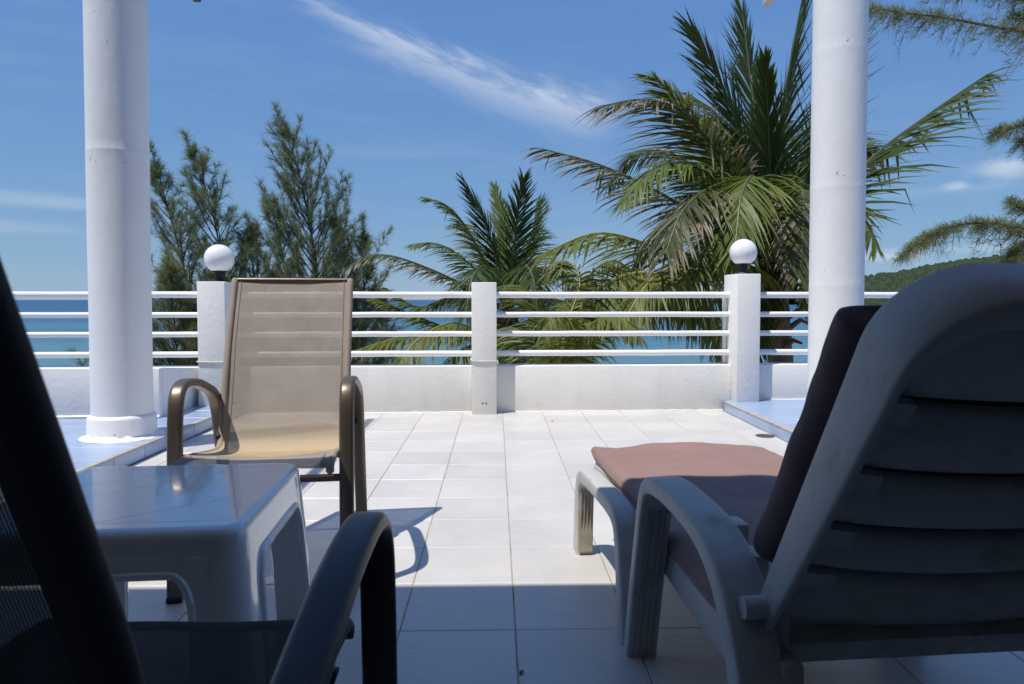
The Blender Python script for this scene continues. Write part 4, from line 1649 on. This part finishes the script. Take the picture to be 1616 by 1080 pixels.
F2 = [
    fr(C2, Y2, (1196, 300, 0.0), (1150, 160, -0.1), (1092, 44, -0.3), mat='frond_dark', droop=0.18, leaf=0.24, spread=0.62),
    fr(C2, Y2, (1205, 280, 0.5), (1186, 140, 0.8), (1172, 20, 1.0), mat='frond_dark', droop=0.12, leaf=0.22, spread=0.55),
    fr(C2, Y2, (1226, 270, -0.2), (1245, 120, -0.3), (1274, -45, -0.4), mat='frond_dark', droop=0.15, leaf=0.24, spread=0.75),
    fr(C2, Y2, (1216, 300, -0.4), (1212, 180, -0.9), (1206, 95, -1.4), mat='frond_dark', droop=0.15, leaf=0.2, spread=0.5),
    fr(C2, Y2, (1250, 300, 0.3), (1300, 160, 0.6), (1352, 20, 0.8), mat='frond_dark', droop=0.25, leaf=0.22, spread=0.7),
    fr(C2, Y2, (1160, 310, -0.2), (1105, 205, -0.6), (1040, 130, -1.0), (1022, 122, -1.1), mat='frond', droop=0.35, leaf=0.2),
    fr(C2, Y2, (1170, 300, -0.4), (1085, 185, -1.0), (1020, 158, -1.4), (946, 168, -1.8), mat='frond_dry', droop=0.55, leaf=0.23),
    fr(C2, Y2, (1140, 370, -0.2), (1050, 310, -0.5), (950, 262, -0.8), (852, 234, -1.0), mat='frond_dry', droop=0.75, leaf=0.2),
    fr(C2, Y2, (1150, 410, -0.6), (1060, 398, -1.3), (950, 368, -1.9), (856, 400, -2.3), mat='frond_yel', droop=0.75, leaf=0.22),
    fr(C2, Y2, (1285, 360, 0.0), (1365, 260, 0.0), (1460, 185, -0.1), (1558, 117, -0.2), mat='frond_dark', droop=0.62, leaf=0.30, n=62, w=0.055, broken=0.14, spread=1.1),
    fr(C2, Y2, (1262, 370, -0.8), (1310, 320, -1.5), (1350, 330, -2.0), (1384, 390, -2.3), mat='frond', droop=0.8, leaf=0.22),
    fr(C2, Y2, (1238, 360, -0.8), (1262, 300, -1.6), (1268, 330, -2.2), (1262, 440, -2.6), mat='frond_dry', droop=0.75, leaf=0.22),
    fr(C2, Y2, (1180, 360, -0.9), (1130, 300, -1.9), (1080, 330, -2.6), (1050, 400, -3.0), mat='frond_dry', droop=0.75, leaf=0.22),
    fr(C2, Y2, (1205, 350, -0.9), (1190, 280, -1.9), (1170, 310, -2.6), (1160, 390, -3.0), mat='frond', droop=0.75, leaf=0.24),
    fr(C2, Y2, (1200, 390, -0.8), (1160, 360, -1.7), (1110, 400, -2.3), (1085, 500, -2.6), mat='frond', droop=1.2, leaf=0.22),
    fr(C2, Y2, (1240, 400, -0.8), (1270, 380, -1.4), (1290, 430, -1.9), (1298, 520, -2.1), mat='frond', droop=1.2, leaf=0.22),
    fr(C2, Y2, (1150, 330, 0.8), (1080, 250, 1.6), (1010, 240, 2.2), (960, 290, 2.6), mat='frond_dark', droop=0.7, leaf=0.22),
    fr(C2, Y2, (1180, 300, 1.0), (1140, 190, 1.9), (1090, 150, 2.5), mat='frond_dark', droop=0.5, leaf=0.24),
    fr(C2, Y2, (1270, 320, 0.9), (1330, 230, 1.8), (1395, 240, 2.6), mat='frond_dark', droop=0.6, leaf=0.24),
    fr(C2, Y2, (1170, 380, 0.9), (1100, 340, 1.9), (1030, 370, 2.5), (990, 440, 2.8), mat='frond_dark', droop=0.9, leaf=0.24),
    fr(C2, Y2, (1225, 330, 1.2), (1235, 230, 2.2), (1240, 190, 3.0), mat='frond_dark', droop=0.6, leaf=0.26),
    fr(C2, Y2, (1215, 420, -0.5), (1205, 440, -0.9), (1195, 520, -1.0), (1196, 575, -1.0), mat='frond_dark', droop=1.2, leaf=0.24),
    fr(C2, Y2, (1245, 440, -0.4), (1275, 470, -0.7), (1290, 540, -0.8), mat='frond_dark', droop=1.2, leaf=0.24, n=40),
    fr(C2, Y2, (1165, 415, -1.0), (1095, 410, -2.0), (1030, 440, -2.7), (985, 505, -3.1), mat='frond_yel', droop=0.9, leaf=0.22),
    fr(C2, Y2, (1160, 425, 0.3), (1085, 425, 0.6), (1010, 450, 0.9), (960, 510, 1.1), mat='frond', droop=0.9, leaf=0.22),
    fr(C2, Y2, (1175, 345, -0.6), (1110, 270, -1.3), (1040, 262, -1.9), (985, 315, -2.3), mat='frond', droop=0.6, leaf=0.22),
    fr(C2, Y2, (1190, 340, 0.7), (1150, 240, 1.3), (1120, 190, 1.8), (1085, 200, 2.2), mat='frond', droop=0.5, leaf=0.24),
    fr(C2, Y2, (1255, 350, 0.3), (1290, 250, 0.6), (1335, 215, 0.9), (1375, 250, 1.1), mat='frond', droop=0.6, leaf=0.24),
    fr(C2, Y2, (1190, 440, 0.6), (1140, 450, 1.2), (1110, 520, 1.5), mat='frond_dark', droop=1.2, leaf=0.26, n=44),
]
b2 = at(1238, 560, Y2)
palm('tall coconut palm with brown drying fronds behind the chipped column', (b2.x + 0.1, Y2, GZ), C2, 0.21, F2, dflt=dict(n=108, w=0.036), leafk=1.15)

# palm behind the middle pier
Y1 = 14.0
C1 = at(803, 492, Y1)
F1 = [
    fr(C1, Y1, (790, 430, 0.0), (765, 350, -0.2), (731, 283, -0.4), mat='frond_dark', droop=0.18, leaf=0.26, spread=0.75, w=0.032),
    fr(C1, Y1, (800, 420, 0.3), (795, 350, 0.6), (782, 296, 0.9), mat='frond', droop=0.15, leaf=0.24, spread=0.6, w=0.032),
    fr(C1, Y1, (808, 430, -0.2), (816, 350, -0.4), (826, 282, -0.6), mat='frond_dark', droop=0.2, leaf=0.28, spread=0.85, w=0.032),
    fr(C1, Y1, (820, 430, 0.2), (842, 360, 0.3), (852, 318, 0.4), mat='frond_dark', droop=0.3, leaf=0.3, spread=0.8, w=0.032),
    fr(C1, Y1, (815, 440, 1.0), (836, 380, 1.9), (850, 360, 2.6), mat='frond_dark', droop=0.4, leaf=0.3, w=0.032),
    fr(C1, Y1, (770, 420, 0.0), (730, 350, -0.1), (700, 322, -0.2), (672, 312, -0.2), mat='frond', droop=0.45, leaf=0.22, w=0.032),
    fr(C1, Y1, (765, 440, -0.4), (720, 400, -0.9), (685, 384, -1.2), (648, 386, -1.4), mat='frond', droop=0.7, leaf=0.22, w=0.032),
    fr(C1, Y1, (750, 460, -0.3), (690, 430, -0.6), (622, 405, -0.9), (580, 405, -1.1), (546, 424, -1.3), mat='frond_dry', droop=0.8, leaf=0.16, w=0.034),
    fr(C1, Y1, (775, 400, 0.9), (748, 360, 1.6), (722, 352, 2.2), mat='frond_dark', droop=0.6, leaf=0.3, w=0.032),
    fr(C1, Y1, (782, 440, -1.0), (766, 420, -1.9), (745, 440, -2.6), (735, 500, -3.0), mat='frond_dark', droop=0.9, leaf=0.26, w=0.032),
    fr(C1, Y1, (765, 480, -0.4), (710, 470, -0.8), (660, 485, -1.1), (610, 455, -1.2), mat='frond', droop=0.8, leaf=0.2, w=0.034),
    fr(C1, Y1, (770, 505, -0.4), (720, 520, -0.8), (660, 500, -1.1), (590, 470, -1.3), mat='frond', droop=0.8, leaf=0.2, w=0.034),
    fr(C1, Y1, (770, 520, -0.4), (720, 523, -0.8), (640, 530, -1.3), (552, 556, -1.8), mat='frond_yel', droop=0.95, leaf=0.2, w=0.034),
    fr(C1, Y1, (760, 520, -1.0), (710, 510, -1.8), (650, 545, -2.4), (620, 600, -2.7), mat='frond_yel', droop=1.1, leaf=0.24, w=0.034),
    fr(C1, Y1, (780, 530, -0.9), (745, 545, -1.6), (700, 580, -2.0), (680, 640, -2.2), mat='frond', droop=1.1, leaf=0.26, w=0.034),
    fr(C1, Y1, (840, 440, -0.2), (872, 420, -0.6), (900, 440, -0.9), (915, 500, -1.1), mat='frond_dark', droop=0.8, leaf=0.26, w=0.032),
    fr(C1, Y1, (835, 480, -0.7), (870, 470, -1.4), (895, 510, -1.9), (905, 580, -2.1), mat='frond_dark', droop=1.0, leaf=0.26, w=0.032),
    fr(C1, Y1, (812, 450, -1.0), (828, 420, -1.9), (842, 440, -2.5), (850, 500, -2.8), mat='frond_dark', droop=0.9, leaf=0.28, w=0.032),
    fr(C1, Y1, (800, 520, -0.8), (790, 545, -1.2), (780, 620, -1.3), mat='frond_dark', droop=1.1, leaf=0.3, w=0.032),
    fr(C1, Y1, (830, 520, -0.5), (860, 540, -0.9), (880, 620, -1.0), mat='frond_dark', droop=1.1, leaf=0.3, w=0.036),
]
palm('coconut palm standing behind the bare middle pier', (C1.x + 0.2, Y1, GZ), C1, 0.19, F1, dflt=dict(n=92), leafk=1.05)

# young palm with arching yellow-green fronds low behind the railing
Y3 = 9.0
C3 = at(872, 620, Y3)
F3 = [
    fr(C3, Y3, (893, 535, 0.0), (936, 463, -0.1), (1006, 431, -0.3), (1080, 446, -0.5), (1130, 492, -0.6), (1158, 565, -0.7), mat='frond_yel', droop=1.3, leaf=0.25, bare=0.2, n=130, w=0.030, fold=2.2),
    fr(C3, Y3, (892, 520, 0.3), (915, 450, 0.6), (900, 415, 0.8), (862, 432, 0.9), mat='frond_yel', droop=0.85, leaf=0.28, w=0.030),
    fr(C3, Y3, (900, 510, 0.8), (935, 430, 1.6), (975, 412, 2.2), (1000, 440, 2.6), mat='frond_yel', droop=0.8, leaf=0.28, w=0.030),
    fr(C3, Y3, (862, 530, 0.1), (840, 470, 0.2), (812, 450, 0.3), (790, 480, 0.4), mat='frond', droop=0.8, leaf=0.28, w=0.030),
    fr(C3, Y3, (850, 560, 0.4), (815, 520, 0.8), (780, 525, 1.0), (755, 570, 1.1), mat='frond', droop=0.9, leaf=0.28, w=0.030),
    fr(C3, Y3, (900, 560, -0.3), (935, 510, -0.8), (975, 500, -1.2), (1010, 530, -1.4), mat='frond_yel', droop=0.9, leaf=0.28, w=0.030),
    fr(C3, Y3, (880, 560, -0.4), (890, 505, -1.0), (880, 490, -1.4), (860, 520, -1.7), mat='frond_yel', droop=0.9, leaf=0.28, w=0.030),
    fr(C3, Y3, (890, 570, 1.0), (900, 500, 1.6), (900, 480, 2.2), mat='frond_dark', droop=0.9, leaf=0.3, w=0.036),
]
palm('young coconut palm whose long yellow-green frond arches behind the rails', (C3.x, Y3, GZ), C3, 0.16, F3, boots=False, dflt=dict(n=96, fold=0.9))


# ------------------------------------------------------------------ casuarinas
def needles_mesh(name, mat, parent, pts, dirs, n_each, lmin, lmax, w, droop, kind=None):
    """Thin drooping needle strips at every twig point (vectorised)."""
    P = np.repeat(np.array(pts, dtype=np.float32), n_each, axis=0)
    D = np.repeat(np.array(dirs, dtype=np.float32), n_each, axis=0)
    N = len(P)
    P = P + rng.normal(0, 0.012, (N, 3)).astype(np.float32)
    d = D * 0.75 + rng.normal(0, 0.48, (N, 3))
    d[:, 2] += 0.10
    d /= np.linalg.norm(d, axis=1, keepdims=True) + 1e-6
    l = rng.uniform(lmin, lmax, (N, 1))
    q1 = P + d * l * 0.5
    d2 = d.copy(); d2[:, 2] -= droop
    d2 /= np.linalg.norm(d2, axis=1, keepdims=True) + 1e-6
    q2 = q1 + d2 * l * 0.5
    r_ = rng.normal(0, 1, (N, 3))
    lat = np.cross(d, r_)
    lat /= np.linalg.norm(lat, axis=1, keepdims=True) + 1e-6
    lat *= w / 2
    V = np.empty((N, 5, 3), dtype=np.float32)
    V[:, 0] = P - lat; V[:, 1] = P + lat
    V[:, 2] = q1 + lat * 0.8; V[:, 3] = q1 - lat * 0.8
    V[:, 4] = q2
    me = bpy.data.meshes.new(name)
    me.vertices.add(N * 5)
    me.vertices.foreach_set('co', V.ravel())
    b = (np.arange(N) * 5)[:, None]
    loops = np.concatenate([b + np.array([[0, 1, 2, 3]]), b + np.array([[3, 2, 4]])], axis=1).ravel().astype(np.int32)
    starts = np.stack([np.arange(N) * 7, np.arange(N) * 7 + 4], axis=1).ravel().astype(np.int32)
    tot = np.tile([4, 3], N).astype(np.int32)
    me.loops.add(N * 7)
    me.loops.foreach_set('vertex_index', loops)
    me.polygons.add(N * 2)
    me.polygons.foreach_set('loop_start', starts)
    me.polygons.foreach_set('loop_total', tot)
    me.materials.append(mat)
    me.update(calc_edges=True)
    o = bpy.data.objects.new(name, me)
    COL.objects.link(o)
    o.parent = parent
    if kind:
        o['kind'] = kind
    return o


def casuarina(label, trunk, base_r, spread, n_br, mat, first=0.36, n_each=9, shape=0.85, group='casuarina trees beyond the railing', sidebias=None, lean=0.0):
    """Trunk as points from the ground up; whippy ascending branches clothed in needles."""
    tp = [Vector(p) for p in spline([tuple(p) for p in trunk], 14)]
    base = tp[0].copy()
    t = thing('casuarina_tree', label, 'tree', base, group=group)
    tp = [p - base for p in tp]
    cum = [0.0]
    for a, b in zip(tp[:-1], tp[1:]):
        cum.append(cum[-1] + (b - a).length)
    H = cum[-1]
    m = MB()
    m.tube(tp, [base_r * 0.55 * (1 - c / H) ** 0.9 + 0.004 for c in cum], n=8)
    m.build('trunk', MT['twig'], t)

    def sample(f):
        d = f * H
        for i in range(len(cum) - 1):
            if cum[i + 1] >= d:
                k = (d - cum[i]) / max(1e-6, cum[i + 1] - cum[i])
                return tp[i].lerp(tp[i + 1], k), (tp[i + 1] - tp[i]).normalized()
        return tp[-1], (tp[-1] - tp[-2]).normalized()

    pts, dirs = [], []
    br = MB()
    for k in range(n_br):
        f = first + (1 - first) * ((k + random.random()) / n_br) ** 0.86
        p, tg = sample(min(f, 0.995))
        an = k * 2.39996 + random.uniform(-.5, .5)
        u = (f - first) / (1 - first)
        ln = (0.07 + min(0.43 * H * (1 - f), 2.2) * spread) * random.uniform(0.35, 1.15)
        if u > 0.88:
            ln *= 0.6
        o_ = Vector((math.cos(an), math.sin(an), 0))
        up = 0.62 + 0.9 * u + random.uniform(-.3, .4)
        d = (o_ + tg * up).normalized()
        nseg = max(4, int(ln / 0.15))
        q = p.copy()
        path = [q.copy()]
        for s_ in range(nseg):
            fs = s_ / nseg
            d = (d + Vector((0, 0, 0.07)) + Vector((random.uniform(-.10, .10), random.uniform(-.10, .10), random.uniform(-.06, .06)))).normalized()
            q = q + d * (ln / nseg)
            path.append(q.copy())
            if fs > 0.10:
                pts.append(q.copy()); dirs.append(d.copy())
                # side twigs, long and whippy
                for _ in range(0 if u > 0.93 else 2 if random.random() < 0.6 else 1):
                    e = (d * 1.1 + Vector((random.gauss(0, .55), random.gauss(0, .55), random.gauss(0.15, .4)))).normalized()
                    tl = random.uniform(0.10, 0.42) * (1.15 - 0.8 * fs) * min(1.0, 0.3 + 0.6 * ln)
                    w_ = [q + e * tl * a + Vector((0, 0, -0.10 * a * a * tl)) for a in (0.0, 0.35, 0.7, 1.0)]
                    br.tube(w_, [0.004, 0.003, 0.0025, 0.002], n=3, caps=False)
                    for a in (1, 2, 3):
                        pts.append(w_[a]); dirs.append(e)
        br.tube(path, [0.013 * (1 - i / len(path)) * min(1, ln) + 0.003 for i in range(len(path))], n=4)
    # top leader
    for k in range(5):
        f = 1 - 0.03 * k
        p, tg = sample(f)
        pts.append(p); dirs.append(tg)
    br.build('branch', MT['twig'], t, kind='stuff')
    needles_mesh('crown', mat, t, [tuple(p) for p in pts], [tuple(p) for p in dirs], n_each, 0.09, 0.24, 0.0062, 0.30, kind='stuff')
    return t


def tr(Y, *pix):
    pts = [at(p[0], p[1], Y + (p[2] if len(p) > 2 else 0.0)) for p in pix]
    g_ = pts[0]
    return [Vector((g_.x + 0.3, g_.y, GZ)), Vector((g_.x + 0.12, g_.y, (g_.z + GZ) / 2))] + pts


N1, N2 = MT['needle'], MT['needle2']
casuarina('tallest casuarina with a pointed top, rising behind the taupe chair', tr(15, (505, 560), (500, 440), (488, 350), (466, 255), (434, 168)), 0.10, 1.15, 130, N1, first=0.30)
casuarina('casuarina with a whip-like leaning top behind the globe lamp', tr(14, (372, 560), (352, 420), (328, 310), (290, 210)), 0.08, 0.95, 105, N1, first=0.30)
casuarina('casuarina leaning out beside the white column', tr(13.5, (322, 560), (297, 450), (268, 340), (236, 226)), 0.08, 0.85, 100, N1, first=0.30)
casuarina('bushy shorter casuarina between the globe lamp and the tallest tree', tr(14.5, (410, 560), (402, 450), (396, 370), (388, 340)), 0.06, 1.0, 90, N2, first=0.30)
casuarina('olive casuarina standing just left of the palm behind the bare pier', tr(15.5, (575, 580), (574, 470), (574, 400), (572, 345)), 0.06, 0.72, 95, N2, first=0.30)
casuarina('slim casuarina against the tallest tree, above the taupe chair', tr(15.2, (545, 580), (542, 460), (536, 380), (526, 318)), 0.06, 0.72, 85, N1, first=0.30)
casuarina('slender casuarina rising before the tallest tree', tr(14.6, (468, 570), (452, 440), (432, 340), (410, 290)), 0.06, 0.85, 85, N1, first=0.30)
casuarina('low dense casuarina filling the rails beside the white column', tr(12.5, (282, 620), (278, 540), (272, 470), (264, 400)), 0.06, 1.05, 100, N2, first=0.35)
casuarina('casuarina almost hidden by the white column, twigs peeping past its shaft', tr(11.5, (196, 640), (193, 560), (186, 480), (178, 360)), 0.06, 0.75, 80, N1, first=0.35)
casuarina('low dense casuarina behind the pier with the globe lamp', tr(13.2, (352, 640), (348, 560), (342, 490), (338, 420)), 0.06, 1.05, 95, N2, first=0.35)
casuarina('low casuarina seen through the rails between chair and bare pier', tr(16.5, (612, 640), (606, 560), (600, 500), (592, 440)), 0.06, 0.68, 80, N1, first=0.35)


def shade_tree():
    """The casuarina whose trunk stands beyond the right-hand end of the view; its boughs reach in."""
    Y = 8.0
    top = at(1905, -120, Y)
    base = Vector((top.x + 0.3, Y, GZ))
    t = thing('casuarina_tree', 'large casuarina reaching over the hill with drooping needle boughs', 'tree', base, group='casuarina trees beyond the railing')
    tp = [p - base for p in (base, base + Vector((-.15, 0, 4)), base + Vector((-.1, 0.1, 8)), top)]
    tp = [Vector(p) for p in spline([tuple(p) for p in tp], 10)]
    m = MB()
    m.tube(tp, [0.2 * (1 - i / len(tp)) ** 0.6 + 0.02 for i in range(len(tp))], n=10)
    m.build('trunk', MT['twig'], t)
    boughs = [
        ([(1890, 60), (1790, 62), (1690, 60), (1600, 48), (1500, 30), (1440, 22), (1374, 14)], 0.30, 0.9),
        ([(1900, 90), (1800, 60), (1700, 30), (1640, 8), (1560, -12), (1480, -14)], 0.38, 1.0),
        ([(1900, 150), (1800, 120), (1720, 80), (1650, 40), (1600, 20)], 0.3, 0.9),
        ([(1900, 270), (1800, 230), (1700, 205), (1630, 196), (1568, 210)], 0.22, 0.9),
        ([(1900, 300), (1820, 285), (1730, 270), (1660, 235), (1612, 222)], 0.25, 0.9),
        ([(1900, 420), (1800, 384), (1700, 366), (1620, 362), (1560, 352), (1500, 358), (1455, 380), (1424, 404)], 0.20, 1.1),
        ([(1900, 400), (1800, 360), (1700, 345), (1640, 340), (1598, 318)], 0.22, 1.0),
        ([(1900, 470), (1800, 420), (1700, 395), (1630, 385), (1596, 400)], 0.15, 0.9),
    ]
    for pix, sp_, den in boughs:
        P = [at(p[0], p[1], Y - 0.25 * math.sin(i)) - base for i, p in enumerate(pix)]
        P[0] = min(tp, key=lambda q: abs(q.z - P[0].z))
        path = [Vector(p) for p in spline([tuple(p) for p in P], 8)]
        b = MB()
        n = len(path)
        b.tube(path, [0.028 * (1 - i / n) + 0.004 for i in range(n)], n=6)
        pts, dirs = [], []
        for i in range(2, n):
            f = i / n
            p = path[i]; tg = (path[i] - path[i - 1]).normalized()
            cl_ = 0.35 + 1.3 * max(0.0, 0.5 + mnoise.noise(Vector((i * 0.23, pix[0][1] * 0.37, 2.0))))
            for _ in range(int(6 * den * (0.4 + 0.6 * cl_))):
                e = (tg * 0.9 + Vector((random.gauss(0, .6), random.gauss(0, .6), random.gauss(0.1, .6)))).normalized()
                tl = random.uniform(0.06, sp_ + 0.14) * (1.1 - 0.75 * f) * cl_
                w_ = [p + e * tl * a - Vector((0, 0, 0.75 * a * a)) * tl for a in (0, .35, .7, 1.0)]
                b.tube(w_, [0.004, 0.003, 0.0025, 0.002], n=3)
                for a in (1, 2, 3):
                    pts.append(w_[a]); dirs.append(e)
        bo = b.build('bough', MT['twig'], t)
        needles_mesh('needles', MT['needle2'], bo, [tuple(p) for p in pts], [tuple(p) for p in dirs], 7, 0.08, 0.19, 0.0042, 1.1, kind='stuff')


shade_tree()

# ------------------------------------------------------------------ far hill
h = MB()
nxh, nyh = 420, 90
HY0, HY1 = 900.0, 1500.0


def ridge_h(x):
    px = 783 + x / 1200.0 * F_PX
    pts = [(1180, 470), (1290, 458), (1365, 443), (1450, 426), (1540, 408), (1600, 402), (1700, 396), (1900, 380), (2300, 372), (2900, 400)]
    py = np.interp(px, [p[0] for p in pts], [p[1] for p in pts])
    return (473.5 - py) / F_PX * 1200.0 + CAM_Z


vs = []
for j in range(nyh):
    fy = j / (nyh - 1)
    y = HY0 + (HY1 - HY0) * fy
    for i in range(nxh):
        x = 440 + (1900 - 440) * (i / (nxh - 1)) ** 1.5
        top = ridge_h(x)
        prof = math.sin(math.pi * fy) ** 0.8 if 0 < fy < 1 else 0.0
        z = SEA_Z - 2 + (top - SEA_Z) * prof
        if prof > 0.02:
            b_ = abs(mnoise.noise(Vector((x * 0.075, y * 0.06, 0)))) * 11.0 + abs(mnoise.noise(Vector((x * 0.15, y * 0.12, 2)))) * 7.0 + mnoise.noise(Vector((x * 0.21, y * 0.17, 5))) * 3.2 + mnoise.noise(Vector((x * 0.02, y * 0.02, 8))) * 3.5 - 3
            z += b_ + 8 * mnoise.noise(Vector((x * 0.008, y * 0.008, 3))) * prof
        vs.append((x, y, z))
h.add(vs, [(j * nxh + i, j * nxh + i + 1, (j + 1) * nxh + i + 1, (j + 1) * nxh + i) for j in range(nyh - 1) for i in range(nxh - 1)])
h.build('hill', MT['forest'], smooth=False, kind='structure')


# ------------------------------------------------------------------ boats
def yacht(label, px, py, Lh, rz=0.0, fly=True):
    d = ray(px, py)
    k = (SEA_Z - CAM_Z) / d.z
    loc = Vector((0, 0, CAM_Z)) + d * k
    t = thing('motor_yacht', label, 'boat', (loc.x, loc.y, SEA_Z), rz, group='white boats out at sea')
    s_ = Lh / 10.0
    m = MB()
    rings = []
    for f, w, zt, zb in ((0.0, 1.35, 1.15, -0.3), (0.2, 1.5, 1.15, -0.3), (0.5, 1.5, 1.25, -0.3), (0.75, 1.15, 1.45, -0.25), (0.92, 0.55, 1.62, 0.0), (1.0, 0.06, 1.72, 0.9)):
        x = (-5 + 10 * f) * s_
        rings.append([(x, -w * s_, zt * s_), (x, -w * 0.7 * s_, zb * s_), (x, 0, (zb - 0.2) * s_), (x, w * 0.7 * s_, zb * s_), (x, w * s_, zt * s_)])
    m.loft(rings)
    m.build('hull', MT['boat'], t, smooth=False)
    m = MB()
    m.loft([[(x * s_, -w * s_, z * s_), (x * s_, w * s_, z * s_), (x2 * s_, w * s_, z * s_), (x2 * s_, -w * s_, z * s_)] for x, x2, w, z in ((-3.2, 2.4, 1.2, 1.15), (-3.0, 1.5, 1.1, 2.2), (-2.9, 1.2, 1.05, 2.3))])
    m.build('cabin', MT['boat'], t, smooth=False)
    for sy in (-1, 1):
        MB().box((-2.4 * s_, sy * 1.13 * s_ - 0.06 * s_, 1.55 * s_), (1.2 * s_, sy * 1.13 * s_ + 0.06 * s_, 2.0 * s_)).build('window', MT['boatdark'], t, smooth=False)
    if fly:
        MB().box((-2.6 * s_, -1.0 * s_, 2.32 * s_), (0.2 * s_, 1.0 * s_, 2.75 * s_), bevel=0.1 * s_).build('flybridge', MT['boat'], t, smooth=False)
        m = MB()
        for x in (-2.3, -0.4):
            for y in (-0.8, 0.8):
                m.tube([(x * s_, y * s_, 2.7 * s_), (x * s_, y * s_, 3.75 * s_)], 0.05 * s_, n=6)
        m.build('canopy_post', MT['boat'], t)
        MB().box((-2.7 * s_, -1.0 * s_, 3.75 * s_), (0.1 * s_, 1.0 * s_, 3.85 * s_)).build('canopy', MT['boat'], t, smooth=False)
    return t


yacht('white motor yacht with a flybridge on the blue sea', 659, 491.5, 8.6, R(-6))
yacht('tiny white boat by the casuarina twigs, nearer the chair', 600, 493, 3.6, R(4), fly=False)
yacht('tiny white boat between the other small boat and the yacht', 608, 493.2, 2.6, R(-3), fly=False)
